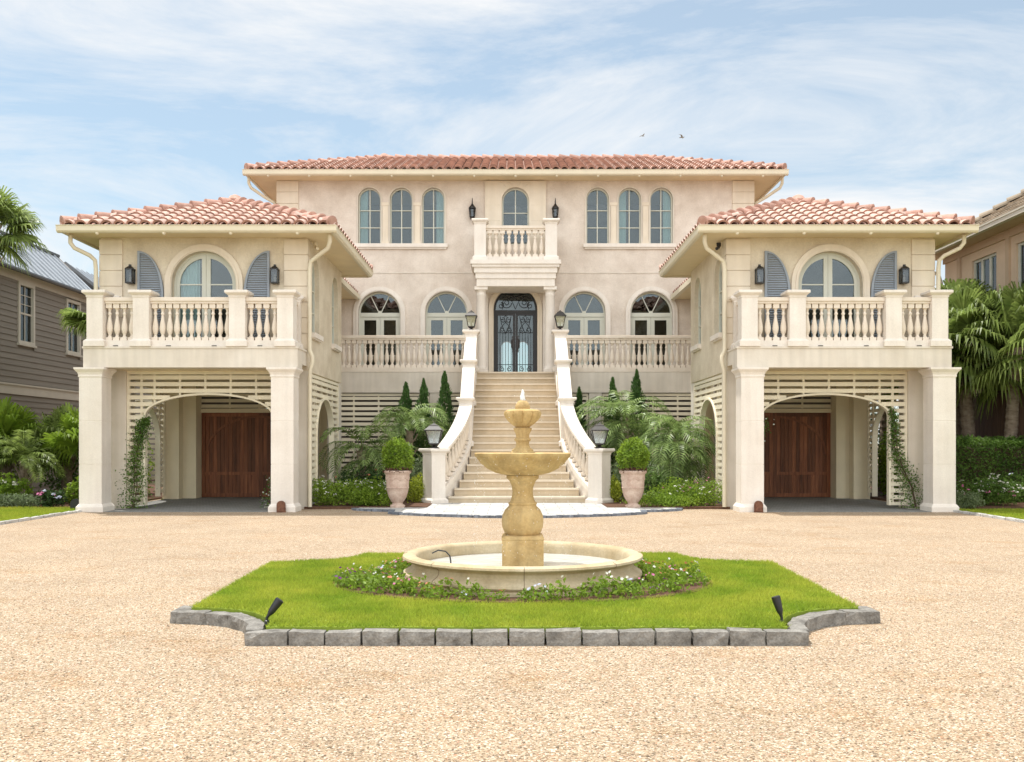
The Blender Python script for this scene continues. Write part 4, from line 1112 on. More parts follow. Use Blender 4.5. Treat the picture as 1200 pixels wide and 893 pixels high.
m = MB(); m.lathe(FX, FYc, [(.10, 1.105), (.17, 1.11), (.26, 1.13), (.34, 1.17), (.40, 1.22), (.44, 1.27), (.455, 1.285), (.46, 1.30), (.462, 1.315), (.45, 1.322), (.42, 1.32), (.40, 1.30), (.30, 1.25), (.0, 1.23)], 64, cap=False)
m.build('bowl', M['fountain'], F, smooth=True)
MB().lathe(FX, FYc, [(0, 1.300), (.40, 1.300)], 48, cap=False).build('water', M['water'], F, smooth=True)
m = MB(); m.lathe(FX, FYc, [(.11, 1.24), (.115, 1.325), (.10, 1.335), (.10, 1.35), (.07, 1.37), (.058, 1.40), (.062, 1.43), (.075, 1.44), (.075, 1.455), (.06, 1.465), (.062, 1.50), (.082, 1.54), (.086, 1.555), (.062, 1.565), (.080, 1.58), (.105, 1.60), (.135, 1.63), (.158, 1.665), (.168, 1.695), (.160, 1.72), (.13, 1.735), (.09, 1.74), (.08, 1.73), (.0, 1.72)], 120, cap=False, fn=lambda a, z: 1+(.17*abs(math.cos(a*5))**.7-.09)*(1 if z > 1.59 else .55))
m.build('upper_bowl', M['fountain'], F, smooth=True)
m = MB(); m.lathe(FX, FYc, [(.05, 1.715), (.066, 1.735), (.068, 1.765), (.055, 1.80), (.035, 1.82), (.018, 1.825)], 20, fn=lambda a, z: 1+.05*math.cos(a*8)); m.build('finial', M['fountain'], F, smooth=True)
def jets():
    rng = random.Random(8)
    m = MB(); m.lathe(FX, FYc, [(.016, 1.81), (.024, 1.83), (.022, 1.855), (.018, 1.875), (.015, 1.90), (.006, 1.925), (0, 1.93)], 10, fn=lambda a, z: 1+.25*math.sin(a*3+z*90))
    o = m.build('water_jet', M['foam'], F, smooth=True)
    m = MB()
    for k in range(480):    # droplets falling from the bowl's rim
        a = rng.uniform(0, 2*PI); t = rng.random()**1.4; r = .455+.02*t+rng.gauss(0, .005); z = 1.29-t*.92; q = rng.uniform(.0009, .0024)
        x, y = FX+r*math.cos(a), FYc+r*math.sin(a); l = q*rng.uniform(1.5, 4)
        m.add([(x-q, y, z), (x, y-q, z), (x+q, y, z), (x, y+q, z), (x, y, z+l), (x, y, z-l)], [(0,1,4),(1,2,4),(2,3,4),(3,0,4),(1,0,5),(2,1,5),(3,2,5),(0,3,5)])
    for k in range(30):
        a = rng.uniform(0, 2*PI); r = rng.uniform(.05, .20); z = 1.72+rng.uniform(-.1, .16); q = rng.uniform(.001, .0025)
        x, y = FX+r*math.cos(a), FYc+r*math.sin(a)
        m.add([(x-q, y, z), (x, y-q, z), (x+q, y, z), (x, y+q, z), (x, y, z+q*2), (x, y, z-q*2)], [(0,1,4),(1,2,4),(2,3,4),(3,0,4),(1,0,5),(2,1,5),(3,2,5),(0,3,5)])
    o = m.build('water_drops', M['foam'], F); o['kind'] = 'stuff'
jets()
m = MB(); pts = [(FX-.80+.22*math.sin(PI*.62*i/14)*1.0, FYc-.50+.1*i/14, .36+.13*math.sin(PI*(.1+.9*i/14))) for i in range(15)]
pts = [(FX-.86, FYc-.10, .47), (FX-.80, FYc-.11, .50), (FX-.73, FYc-.12, .49), (FX-.69, FYc-.13, .45), (FX-.68, FYc-.14, .40), (FX-.68, FYc-.14, .33)]
pts = [(a_, b_, c_-.10) for a_, b_, c_ in pts]
m.tube(pts, .007, 6); tag(m.build('cable', M['blackp'], None, smooth=True, loc=(FX-.8, FYc-.1, .47)), 'thin black pump cable curving over the basin rim', 'cable')

# bedding flowers
def leaf_quad(vs, fs, c, L, w, rng, up=.3, bend=0.):
    d = Vector((rng.gauss(0,1), rng.gauss(0,1), rng.gauss(up,.8))).normalized(); s = d.cross(Vector((rng.gauss(0,1), rng.gauss(0,1), rng.gauss(0,1)))).normalized()
    k = len(vs); c = Vector(c)
    vs += [c-d*L*.5, c+s*w*.5, c+d*L*.5-Vector((0,0,bend)), c-s*w*.5]; fs.append((k, k+1, k+2, k+3))
def flower_disc(m, c, r, rng, n=5):
    nrm = Vector((rng.gauss(0,.5), rng.gauss(-.5,.4), 1)).normalized(); a = nrm.orthogonal().normalized(); b = nrm.cross(a); c = Vector(c); vs = [c]; fs = []
    for i in range(n*2):
        t = PI*i/n; rr = r*(1 if i % 2 == 0 else .62); vs.append(c+a*rr*math.cos(t)+b*rr*math.sin(t)+nrm*r*.15)
    for i in range(n*2): fs.append((0, 1+i, 1+(i+1) % (n*2)))
    m.add(vs, fs)
def bedding(kind, petal, seed, h=.13, r=.10, nl=90, nf=9, leaf='leaf_bright', ls=.038):
    rng = random.Random(seed); vs = []; fs = []
    for _ in range(nl):
        a = rng.uniform(0, 2*PI); rr = r*math.sqrt(rng.random()); z = h*rng.uniform(.08, 1)*(1-.45*(rr/r)**2)
        leaf_quad(vs, fs, (rr*math.cos(a), rr*math.sin(a), z), ls*rng.uniform(.7, 1.4), ls*.6, rng)
    m = MB(); m.add(vs, fs); p = []
    for _ in range(nf):
        p.append(MB())
        a = rng.uniform(0, 2*PI); rr = r*math.sqrt(rng.random())*.95; flower_disc(p[-1], (rr*math.cos(a), rr*math.sin(a), h*(1.04-.42*(rr/r)**2)), rng.uniform(.011, .02), rng)
    return m, p, leaf, petal
BED = []
for kind, petal, seed, args in (('coral', 'petal_coral', 1, dict(nf=4)), ('white', 'petal_white', 2, dict(h=.17, nf=4)), ('purple', 'petal_purple', 3, dict(h=.12, nf=4)), ('pink', 'petal_pink', 4, dict(nf=4)), ('green', 'petal_white', 5, dict(h=.16, nf=1)), ('pale', 'petal_blue', 6, dict(h=.12, nf=6, leaf='leaf_bright'))):
    BED.append((kind,)+bedding(kind, petal, seed, **args))
def place_bedding():
    rng = random.Random(77); protos = {}; n = 0; used = []
    BEDLAB = {'coral': 'low bedding plant with coral flowers in the bed round the fountain', 'white': 'bedding plant with small white flowers in the bed round the fountain',
              'purple': 'bedding plant with purple flowers in the bed round the fountain', 'pink': 'bedding plant with pink flowers in the bed round the fountain',
              'green': 'leafy bedding plant almost without flowers in the bed round the fountain', 'pale': 'bedding plant with pale blue flowers in the bed round the fountain'}
    tries = 0
    while n < 78 and tries < 9000:
        tries += 1; a = rng.uniform(0, 2*PI); q = math.sqrt(rng.random())
        x = FX+(BRX-.08)*q*math.cos(a); y = 8.86+(BRY-.07)*q*math.sin(a)
        if math.hypot(x-FX, y-FYc) < R1+.09: continue
        if any(math.hypot(x-u, y-v) < .105 for u, v in used): continue
        used.append((x, y)); n += 1
        kind, m, p, leaf, petal = BED[rng.choices(range(6), weights=(5, 3, 3, 3, 7, 2))[0]]
        sc = rng.uniform(.6, 1.25)
        if kind not in protos:
            t = thing('bedding_plant', BEDLAB[kind], 'flower', (0,0,0), f'{kind} bedding plants round the fountain')
            m.build('foliage', M[leaf], t, recalc=False); [q.build('flower_head', M[petal], t, recalc=False) for q in p]
            protos[kind] = t; t.location = (x, y, .115); t.scale = (sc,)*3; t.rotation_euler = (0,0,rng.uniform(0,6))
        else: dup_tree(protos[kind], (x, y, .115), rng.uniform(0, 6), scale=(sc,)*3)
place_bedding()

# spotlights on the island
def spot(x, y, ang, label):
    t = thing('spotlight', label, 'spotlight', (x, y, .1), 'spotlights on the island corners')
    m = MB(); m.lathe(x, y, [(.02, .09), (.018, .125), (.010, .13), (.010, .15)], 10); m.build('stake', M['blackp'], t)
    d = Vector((math.sin(ang), .15, math.cos(ang))).normalized(); b = Vector((x, y, .145)); m = MB()
    pts = [b-d*.01, b+d*.025, b+d*.045, b+d*.06, b+d*.12, b+d*.155, b+d*.16]; rs = [.008, .013, .022, .025, .031, .033, .025]
    a = d.orthogonal().normalized(); c = d.cross(a); vs = []; fs = []; sg = 14
    for p, r in zip(pts, rs): vs += [p+a*r*math.cos(2*PI*j/sg)+c*r*math.sin(2*PI*j/sg) for j in range(sg)]
    for k in range(len(pts)-1): fs += [(k*sg+j, k*sg+(j+1) % sg, (k+1)*sg+(j+1) % sg, (k+1)*sg+j) for j in range(sg)]
    fs += [tuple(range(sg-1, -1, -1)), tuple((len(pts)-1)*sg+j for j in range(sg))]
    m.add(vs, fs); m.build('lamp_head', M['blackp'], t, smooth=True)
spot(-1.90, 6.80, R(35), 'black spotlight leaning right at the left corner of the grass island')
spot(1.83, 6.80, R(-14), 'black spotlight standing nearly upright at the right corner of the grass island')
def dome_light(x, y, matn, label, r=.09, h=.24):
    m = MB(); prof = [(-r, 0)]+[(-r*math.cos(PI*i/12), h-r+r*math.sin(PI*i/12)) for i in range(13)]+[(r, 0)]
    m.slab(prof, [], 0, .05, lambda u, z, t: (x+u, y+t, z)); m.slab([(u*.75, .02+z*.85) for u, z in prof], [], -.012, 0, lambda u, z, t: (x+u, y+t, z))
    tag(m.build('path_light', M[matn], None, loc=(x, y, 0)), label, 'path light', 'low path lights')
dome_light(-4.88, 19.36, 'rust', 'rusty round-topped path light at the foot of the left inner column')
dome_light(4.98, 19.36, 'rust', 'rusty round-topped path light at the foot of the right inner column')
dome_light(-9.3, 19.75, 'blackp', 'black round-topped path light on the left lawn beside the outer column', .11, .26)

# ------------------------------------------------------------------ urns with box topiary
def urn(x, y, side):
    t = thing('urn', f'weathered terracotta urn {side} of the stair foot', 'urn', (x, y, .035), 'terracotta urns beside the stairs')
    z = .035; m = MB()
    m.lathe(x, y, [(.165, z), (.165, z+.04), (.15, z+.055), (.115, z+.075), (.11, z+.10), (.15, z+.15), (.195, z+.23), (.225, z+.33), (.24, z+.42), (.25, z+.43), (.24, z+.44), (.25, z+.60), (.262, z+.72), (.29, z+.745), (.30, z+.775), (.29, z+.80), (.27, z+.805), (.25, z+.78), (.0, z+.75)], 40, cap=False)
    b = m.build('pot', M['terracotta'], t, smooth=True)
    m = MB()
    for k in range(8):     # swags pressed into the body
        a0 = 2*PI*k/8; pts = []
        for i in range(9):
            a = a0+2*PI/8*i/8; pts.append((x+.252*math.cos(a), y+.252*math.sin(a), z+.66-.06*math.sin(PI*i/8)))
        m.tube(pts, .010, 5)
    m.build('swag', M['terracotta'], b, smooth=True)
    rng = random.Random(31+int(x*10)); vs = []; fs = []
    for _ in range(3600):
        th = rng.uniform(0, 2*PI); ph = math.acos(rng.uniform(-.75, 1)); lump = 1+.09*math.sin(th*4+x)*math.sin(ph*5)+.09*math.sin(th*9+ph*7)*math.sin(ph*8+th)
        rr = lump*rng.uniform(.5, 1.12)**.5
        px = x+(.335-.04*math.cos(ph))*rr*math.sin(ph)*math.cos(th); py = y+.335*rr*math.sin(ph)*math.sin(th); pz = z+1.12+.37*rr*math.cos(ph)
        leaf_quad(vs, fs, (px, py, pz), rng.uniform(.045, .075), .03, rng, .5)
    m = MB(); m.add(vs, fs)
    tag(m.build('box_topiary', M['leaf_bright'], None, recalc=False, loc=(x, y, z+.8)), f'clipped round box shrub growing in the terracotta urn {side} of the stairs', 'topiary', 'box topiaries in the urns')
    vs = []; fs = []
    for _ in range(420):
        a = rng.uniform(0, 2*PI); rr = rng.uniform(.16, .32); leaf_quad(vs, fs, (x+rr*math.cos(a), y+rr*math.sin(a), z+.80+rng.uniform(-.04, .06)), .05, .03, rng)
    m = MB(); m.add(vs, fs); tag(m.build('trailing_plant', M['soil'], None, recalc=False, loc=(x, y, z+.8)), f'reddish trailing plant over the rim of the urn {side} of the stairs', 'plant', 'trailing plants in the urns')
urn(-2.60, 20.42, 'left'); urn(2.52, 20.42, 'right')

# ------------------------------------------------------------------ plants
def clump(vs, fs, c, r, n, ls, rng, up=.4, shell=.5, asp=.55):
    for _ in range(n):
        d = Vector((rng.gauss(0,1), rng.gauss(0,1), rng.gauss(.15,1))).normalized(); q = rng.uniform(shell, 1.05)
        leaf_quad(vs, fs, (c[0]+d.x*r[0]*q, c[1]+d.y*r[1]*q, max(.02, c[2]+d.z*r[2]*q)), ls*rng.uniform(.6, 1.3), ls*asp, rng, up)
def shrub(name, label, cat, x, y, w, d, h, leaf, n=2600, ls=.07, lumps=10, seed=0, petals=None, npet=0, psize=.03, group=None, z0=.04, asp=.55, cluster=1):
    rng = random.Random(seed*7+int(x*13)+int(y*5)); vs = []; fs = []; tops = []
    for k in range(lumps):
        lx = x+rng.uniform(-.5, .5)*w*.75; ly = y+rng.uniform(-.5, .5)*d*.75; hh = h*rng.uniform(.62, 1.0)
        r = (w*rng.uniform(.16, .27), d*rng.uniform(.2, .32), hh*.52)
        clump(vs, fs, (lx, ly, z0+hh*.48), r, n//lumps, ls, rng, asp=asp); tops.append((lx, ly, z0+hh*.48, r))
    m = MB(); m.add(vs, fs)
    if not petals:
        o = m.build(name, M[leaf], None, recalc=False, loc=(x, y, z0)); return tag(o, label, cat, group)
    t = thing(name, label, cat, (x, y, z0), group); m.build('foliage', M[leaf], t, recalc=False)
    for pi, pm in enumerate(petals):
        p = MB()
        for _ in range(npet//len(petals)):
            lx, ly, lz, r = rng.choice(tops); dv = Vector((rng.gauss(0,1), rng.gauss(-.6,1), abs(rng.gauss(.6,.6)))).normalized()
            c = Vector((lx+dv.x*r[0]*1.06, ly+dv.y*r[1]*1.06, lz+dv.z*r[2]*1.06))
            for _ in range(cluster): flower_disc(p, c+Vector((rng.gauss(0,1), rng.gauss(0,1), rng.gauss(0,.5)))*psize*(.9 if cluster > 1 else 0), psize*rng.uniform(.6, 1.1), rng)
            if npet <= 20: p.build('flower_head', M[pm], t, recalc=False); p = MB()
        if npet > 20: p.build('flowers', M[pm], t, recalc=False)
    return t
def fan_leaf(vs, fs, base, direc, R_, rng, n=26, spread=118, petiole=.6, droop=.35, wid=.05):
    """fan palm leaf: petiole then pleated blades"""
    d = direc.normalized(); side = d.cross(Vector((0,0,1)))
    if side.length < .05: side = Vector((1,0,0))
    side.normalize(); up = side.cross(d).normalized(); hub = base+d*petiole-Vector((0,0,petiole*.10))
    k = len(vs); w = .012
    vs += [base-side*w, base+side*w, hub+side*w*.7, hub-side*w*.7]; fs.append((k, k+1, k+2, k+3))
    tw = rng.uniform(-.5, .5); cs, sn = math.cos(tw), math.sin(tw); side, up = side*cs+up*sn, up*cs-side*sn
    for i in range(n):
        a = R(-spread+2*spread*i/(n-1)+rng.uniform(-2, 2)); L = R_*(.72+.30*math.cos(a*.7))*rng.uniform(.88, 1.05)
        dd = d*math.cos(a)+side*math.sin(a)+up*.12*math.cos(a); pr = (side*math.cos(a)-d*math.sin(a))
        m1 = hub+dd*L*.45; m2 = hub+dd*L*.78-Vector((0,0,droop*L*.16)); tip = hub+dd*L*.97-Vector((0,0,droop*L*(.55+rng.uniform(0,.3))))
        w1 = wid*R_*.9; z = up*w1*.35; k = len(vs)
        vs += [hub, m1-pr*w1+z, m1+pr*w1-z, m2-pr*w1*.6+z*.6, m2+pr*w1*.6-z*.6, tip]
        fs += [(k, k+1, k+2), (k+1, k+3, k+4, k+2), (k+3, k+5, k+4)]
def feather_leaf(vs, fs, base, az, el, L, rng, droop=1., n=26, ll=.3, lw=.012, vee=.5):
    p = Vector(base); e = el; step = L/n; d0 = Vector((math.cos(az), math.sin(az), 0)); side = Vector((-math.sin(az), math.cos(az), 0)); prev = p.copy()
    for i in range(n):
        d = d0*math.cos(e)+Vector((0,0,1))*math.sin(e); q = p+d*step; up = side.cross(d)
        if up.z < 0: up = -up
        w = .010*(1-i/n)+.003; k = len(vs); vs += [p-side*w, p+side*w, q+side*w, q-side*w]; fs.append((k, k+1, k+2, k+3))
        f = i/n; l = ll*(math.sin(PI*min(1, .15+f*.85))**.6)*rng.uniform(.85, 1.1)
        if f > .12:
            for s in (-1, 1):
                t = (side*s*.85+d*.55+up*vee*.5).normalized(); tip = p+t*l-Vector((0,0,l*rng.uniform(.15, .5))); mid = p+t*l*.5; k = len(vs)
                vs += [p, mid+d*lw, tip, mid-d*lw]; fs.append((k, k+1, k+2, k+3))
        p = q; e -= droop*step/L*(1.1+.9*f)
def trunk_mesh(m, pts, r0, r1, seg=12, ring=.09, rng=None, boots=0, bh=.7):
    rng = rng or random.Random(1); pts = [Vector(p) for p in pts]; L = sum((b-a).length for a, b in zip(pts[:-1], pts[1:])); n = int(L/ring); vs = []; fs = []
    def at(t):
        t *= L
        for a, b in zip(pts[:-1], pts[1:]):
            d = (b-a).length
            if t <= d: return a+(b-a)*t/d
            t -= d
        return pts[-1].copy()
    for i in range(n+1):
        c = at(i/n); r = (r0+(r1-r0)*i/n)*(1+(.05 if i % 2 else -.03))
        for j in range(seg):
            a = 2*PI*j/seg; rr = r*(1+rng.uniform(-.04, .04)); vs.append((c.x+rr*math.cos(a), c.y+rr*math.sin(a), c.z))
    for i in range(n): fs += [(i*seg+j, i*seg+(j+1) % seg, (i+1)*seg+(j+1) % seg, (i+1)*seg+j) for j in range(seg)]
    fs += [tuple(range(seg-1, -1, -1)), tuple(n*seg+j for j in range(seg))]
    m.add(vs, fs); top = at(1)
    for k in range(boots):      # old leaf bases
        a = rng.uniform(0, 2*PI); c = at(1-rng.random()*bh/L); r = r1*1.0; p = Vector((c.x+r*math.cos(a), c.y+r*math.sin(a), c.z)); q = p+Vector((math.cos(a)*.13, math.sin(a)*.13, .22))
        m.tube([p-Vector((math.cos(a), math.sin(a), 0))*.03, p+Vector((math.cos(a)*.05, math.sin(a)*.05, .08)), q], .030, 4, .016)
def sabal(name, label, x, y, ztop, R_, seed, lean=(0,0), nleaf=38, r=.16, allow=None, group=None, droop=.5, pet=.75, leafmat='leaf_palm', nb=26, emin=-55):
    rng = random.Random(seed); t = thing(name, label, 'palm tree', (x, y, 0), group)
    base = Vector((x, y, 0)); top = Vector((x+lean[0], y+lean[1], ztop)); m = MB()
    trunk_mesh(m, [base, base+(top-base)*.5+Vector((lean[0]*.05, 0, 0)), top], r*1.15, r*.9, rng=rng, boots=26, bh=min(1.1, ztop*.4)); m.build('trunk', M['trunk'], t, smooth=False)
    vs = []; fs = []; k = 0; tries = 0
    while k < nleaf and tries < 900:
        tries += 1; az = rng.uniform(0, 2*PI); u = rng.random(); e = R(emin+(85-emin)*u**.9)
        d = Vector((math.cos(az)*math.cos(e), math.sin(az)*math.cos(e), math.sin(e)))
        if allow and not allow(d): continue
        k += 1; fan_leaf(vs, fs, top+d*.08, d, R_*rng.uniform(.8, 1.05), rng, n=nb, petiole=pet*rng.uniform(.75, 1.1), droop=droop*(1.3-.5*u))
    m = MB(); m.add(vs, fs); m.build('crown', M[leafmat], t, recalc=False)
    return t
def feather_palm(name, label, x, y, ztop, L, seed, nleaf=26, group=None, leafmat='leaf_date', ll=.34, r=.09, emin=-10, stems=1, n=25, lw=.024, allow=None, droop=1.5):
    rng = random.Random(seed); t = thing(name, label, 'palm tree', (x, y, 0), group); m = MB(); vs = []; fs = []
    for s in range(stems):
        ox, oy = (0, 0) if stems == 1 else (rng.uniform(-.35, .35), rng.uniform(-.25, .25)); zt = ztop*(1 if s == 0 else rng.uniform(.6, .9))
        trunk_mesh(m, [(x+ox*.2, y+oy*.2, 0), (x+ox, y+oy, zt)], r*1.1, r, rng=rng, boots=18, bh=zt*.8)
        k = 0; tr = 0
        while k < nleaf and tr < 500:
            tr += 1; az = rng.uniform(0, 2*PI); e = R(emin+(82-emin)*rng.random())
            if allow and not allow(az): continue
            k += 1; feather_leaf(vs, fs, (x+ox, y+oy, zt), az, e, L*rng.uniform(.75, 1.08), rng, droop, n, ll, lw)
    m.build('trunk', M['trunk'], t); m = MB(); m.add(vs, fs); m.build('crown', M[leafmat], t, recalc=False)
    return t
def cypress(x, y, h, w, label, seed):
    rng = random.Random(seed); t = thing('cypress', label, 'cypress', (x, y, .04), 'slim cypresses against the lattice'); vs = []; fs = []
    for _ in range(5200):
        f = rng.random()**.8; z = .12+f*(h-.12); env = (min(1, (1-f)*2.1)**.75)*(.72+.28*min(1, f*5)); a = rng.uniform(0, 2*PI)
        rr = w*.5*env*rng.uniform(.55, 1.02)*(1+.26*math.sin(a*3+z*6+seed)+.22*math.sin(z*15+a*2+seed)+rng.gauss(0, .08)); c = Vector((x+rr*math.cos(a), y+rr*math.sin(a), z)); k = len(vs)
        d = Vector((math.cos(a)*.35, math.sin(a)*.35, 1)+Vector((rng.gauss(0,.2), rng.gauss(0,.2), 0))[:]) if False else Vector((math.cos(a)*.35+rng.gauss(0,.2), math.sin(a)*.35+rng.gauss(0,.2), 1)).normalized()
        s = d.cross(Vector((rng.gauss(0,1), rng.gauss(0,1), 0))).normalized(); L = rng.uniform(.05, .11)
        vs += [c-d*L*.4, c+s*.014, c+d*L*.6, c-s*.014]; fs.append((k, k+1, k+2, k+3))
    m = MB(); m.add(vs, fs); m.build('crown', M['leaf_cyp'], t, recalc=False)
    m = MB(); m.tube([(x, y, 0), (x, y, h*.9)], .035, 6, .01); m.build('trunk', M['bark'], t)
cypress(-3.00, 25.6, 3.08, .58, 'dark slim cypress left of the stairs, farthest from them', 1)
cypress(-2.50, 25.4, 3.16, .52, 'slim cypress left of the stairs, middle of the three', 2)
cypress(-1.92, 25.3, 3.36, .58, 'slim cypress close to the left stair wall', 3)
cypress(1.72, 25.6, 2.95, .42, 'slim cypress close to the right stair wall', 4)
cypress(2.62, 25.4, 3.20, .52, 'slim cypress right of the stairs, middle of the three', 5)
cypress(3.28, 25.5, 3.42, .60, 'broad cypress right of the stairs, farthest from them', 6)

# garden left of the stairs
feather_palm('pygmy_date_palm', 'grey-green feather palm against the left pavilion lattice', -3.75, 23.3, 1.25, 1.55, 41, nleaf=18, stems=2, ll=.34, emin=5, droop=1.6)
feather_palm('pygmy_date_palm', 'arching feather palm behind the left terracotta urn', -2.75, 24.2, 1.75, 1.6, 42, nleaf=20, ll=.40, emin=15, droop=1.6)
feather_palm('pygmy_date_palm', 'large feather palm right of the stairs in front of the lattice', 3.1, 24.0, 1.95, 1.85, 43, nleaf=22, stems=2, ll=.42, emin=10, droop=1.5, leafmat='leaf_date')
feather_palm('pygmy_date_palm', 'drooping feather palm against the right pavilion lattice', 3.98, 22.8, 1.5, 1.5, 44, nleaf=24, stems=2, ll=.40, emin=0, droop=1.9, leafmat='leaf_date')
shrub('garden_shrub', 'grey-green shrub behind the left urn', 'shrub', -2.35, 22.6, .9, .8, 1.25, 'leaf_grey', 1800, .07, 8, 3)
shrub('garden_shrub', 'dark shrub under the feather palm by the left pavilion', 'shrub', -3.6, 22.4, 1.6, .7, .95, 'leaf_dark', 2600, .07, 10, 4, petals=['petal_coral'], npet=16)
shrub('lantana', 'white-flowered lantana spilling beside the left inner column', 'flower', -3.75, 20.95, 2.1, 1.1, .66, 'leaf_bright', 7500, .05, 20, 5, petals=['petal_white'], npet=70, psize=.022, cluster=4)
shrub('garden_shrub', 'lime green shrub at the left foot of the stairs', 'shrub', -2.28, 22.0, .62, .6, .72, 'leaf_lime', 2200, .05, 7, 6)
shrub('ground_cover', 'low green ground cover in front of the left urn bed', 'plant', -3.05, 20.8, 1.2, .6, .45, 'leaf_bright', 3000, .045, 9, 7)
shrub('garden_shrub', 'grey-green shrub behind the right urn', 'shrub', 2.75, 22.5, 1.0, .7, 1.05, 'leaf_grey', 2200, .07, 8, 8)
shrub('garden_shrub', 'dark shrub below the drooping palm right of the stairs', 'shrub', 3.4, 22.0, 1.2, .6, .85, 'leaf_green', 2600, .06, 9, 9)
shrub('garden_shrub', 'lime green shrub at the right foot of the stairs', 'shrub', 2.2, 22.1, .55, .6, .75, 'leaf_lime', 2000, .05, 7, 10)
shrub('lantana', 'pale variegated shrub with white and pink flowers beside the right inner column', 'flower', 3.85, 21.0, 1.8, 1.0, .68, 'leaf_bright', 5000, .05, 16, 11, petals=['petal_white', 'petal_white', 'petal_pink'], npet=50, psize=.02, cluster=3)
shrub('ground_cover', 'low bright ground cover in front of the right garden bed', 'plant', 3.45, 20.6, 2.3, .6, .36, 'leaf_bright', 4200, .045, 12, 12)
# climbers
def vine(label, path, r, n, seed, leaf='leaf_green', petals=0, loc=None, ls=.05):
    rng = random.Random(seed); t = thing('climbing_vine', label, 'vine', loc or path[0], 'climbing vines'); vs = []; fs = []; P_ = [Vector(p) for p in path]; m = MB()
    for b in range(3):
        m.tube([p+Vector((rng.uniform(-.04, .04), rng.uniform(-.02, .02), 0)) for p in P_], .010, 5)
    p_ = MB()
    for _ in range(n):
        i = rng.randrange(len(P_)-1); f = rng.random(); c = P_[i].lerp(P_[i+1], f); rr = r[i]+(r[i+1]-r[i])*f
        d = Vector((rng.gauss(0,.55), rng.gauss(0,.3), rng.gauss(0,.5)))*rr; q = c+d; q.z = max(.05, q.z); leaf_quad(vs, fs, q, ls*rng.uniform(.6, 1.3), ls*.6, rng, -.2)
        if petals and rng.random() < petals: flower_disc(p_, q+Vector((0,-.03,0)), .022, rng)
    m.build('stem', M['bark'], t); m = MB(); m.add(vs, fs); m.build('foliage', M[leaf], t, recalc=False)
    if petals: p_.build('flowers', M['petal_white'], t, recalc=False)
vine('leafy jasmine climbing the outer lattice leg of the left garage bay', [(-8.28, 20.25, .05), (-8.25, 20.28, .5), (-8.30, 20.38, 1.0), (-8.22, 20.4, 1.5), (-8.15, 20.4, 1.8), (-8.05, 20.4, 1.95)], [.34, .30, .19, .16, .17, .05], 2500, 51)
vine('thin jasmine climbing the outer lattice leg of the right garage bay', [(8.55, 20.2, .05), (8.5, 20.25, .5), (8.33, 20.36, .9), (8.2, 20.4, 1.4), (8.2, 20.4, 1.8), (8.15, 20.4, 2.15)], [.32, .30, .18, .14, .13, .06], 2000, 52)
vine('small white-flowered climber behind the left inner column', [(-5.40, 20.3, .05), (-5.36, 20.3, .3), (-5.35, 20.32, .7)], [.16, .15, .08], 200, 53, petals=.12)
vine('small white-flowered climber hanging behind the right inner column', [(5.22, 20.32, .4), (5.24, 20.32, 1.0), (5.26, 20.32, 1.6), (5.36, 20.32, 1.75), (5.30, 20.32, 1.95)], [.05, .06, .08, .16, .12], 260, 54, petals=.12)

# ------------------------------------------------------------------ left side garden
sabal('palmetto_tree', 'tall cabbage palm at the left edge of the picture', -13.1, 23.4, 6.85, .85, 61, nleaf=34, droop=.45, pet=.5, emin=-50)
sabal('palmetto_tree', 'cabbage palm half hidden behind the left pavilion', -11.15, 25.5, 4.75, .75, 62, nleaf=12, pet=.5, allow=lambda d: d.x < .1 and d.z < .3 and d.z > -.35)
for i, (x, y, h, r_, lab, lm) in enumerate((( -12.3, 22.6, .9, 1.05, 'wide fan palm clump under the grey house, nearest the left edge', 'leaf_palm'), (-11.2, 23.4, .8, 1.0, 'fan palm clump in the middle of the left bed', 'leaf_palm'), (-10.1, 22.6, .85, .9, 'fan palm clump beside the left outer column', 'leaf_palm'))):
    sabal('fan_palm', lab, x, y, h+.25, r_*.85, 70+i, nleaf=40, r=.12, pet=.75, droop=.45, leafmat='leaf_bright' if i != 1 else 'leaf_palm', emin=0, group='fan palms in the left bed')
feather_palm('sago_palm', 'pale-ribbed feather palm in the centre of the left bed', -11.35, 21.6, .95, 1.35, 75, nleaf=34, ll=.32, emin=10, leafmat='leaf_palm', droop=1.2)
shrub('garden_shrub', 'bright leafy shrub at the left picture edge under the grey siding', 'shrub', -13.2, 24.2, 1.3, 1.2, 2.6, 'leaf_bright', 2600, .10, 9, 13)
shrub('garden_shrub', 'bright leafy shrub behind the left outer column', 'shrub', -10.2, 24.6, 1.2, 1.0, 2.35, 'leaf_bright', 2600, .09, 9, 14)
shrub('garden_shrub', 'tall green shrub behind the left fan palms', 'shrub', -11.8, 24.8, 2.2, 1.0, 2.0, 'leaf_green', 3600, .09, 12, 15)
shrub('hydrangea', 'leafy hydrangea in the left bed with a few pale heads', 'flower', -11.3, 20.9, 1.1, .6, .78, 'leaf_bright', 2000, .08, 9, 16, petals=['petal_white'], npet=8, psize=.035, cluster=6)
shrub('hydrangea', 'low hydrangea with pink and violet heads beside the left lawn', 'flower', -10.1, 20.55, .7, .5, .42, 'leaf_dark', 1100, .07, 7, 17, petals=['petal_blue', 'petal_pink'], npet=14, psize=.03, cluster=7)
shrub('hydrangea', 'light green hydrangea against the left outer column', 'flower', -9.75, 21.0, .9, .6, .8, 'leaf_bright', 1900, .08, 8, 18)
shrub('ground_cover', 'low silvery ground cover along the left lawn', 'plant', -11.3, 20.45, 2.4, .5, .32, 'leaf_grey', 3800, .045, 14, 19)
grass('grass', 'bright lawn left of the gravel court', lambda x, y: True, -13.4, -9.13, 13.5, 20.3, 90000, .05, .025, 5)
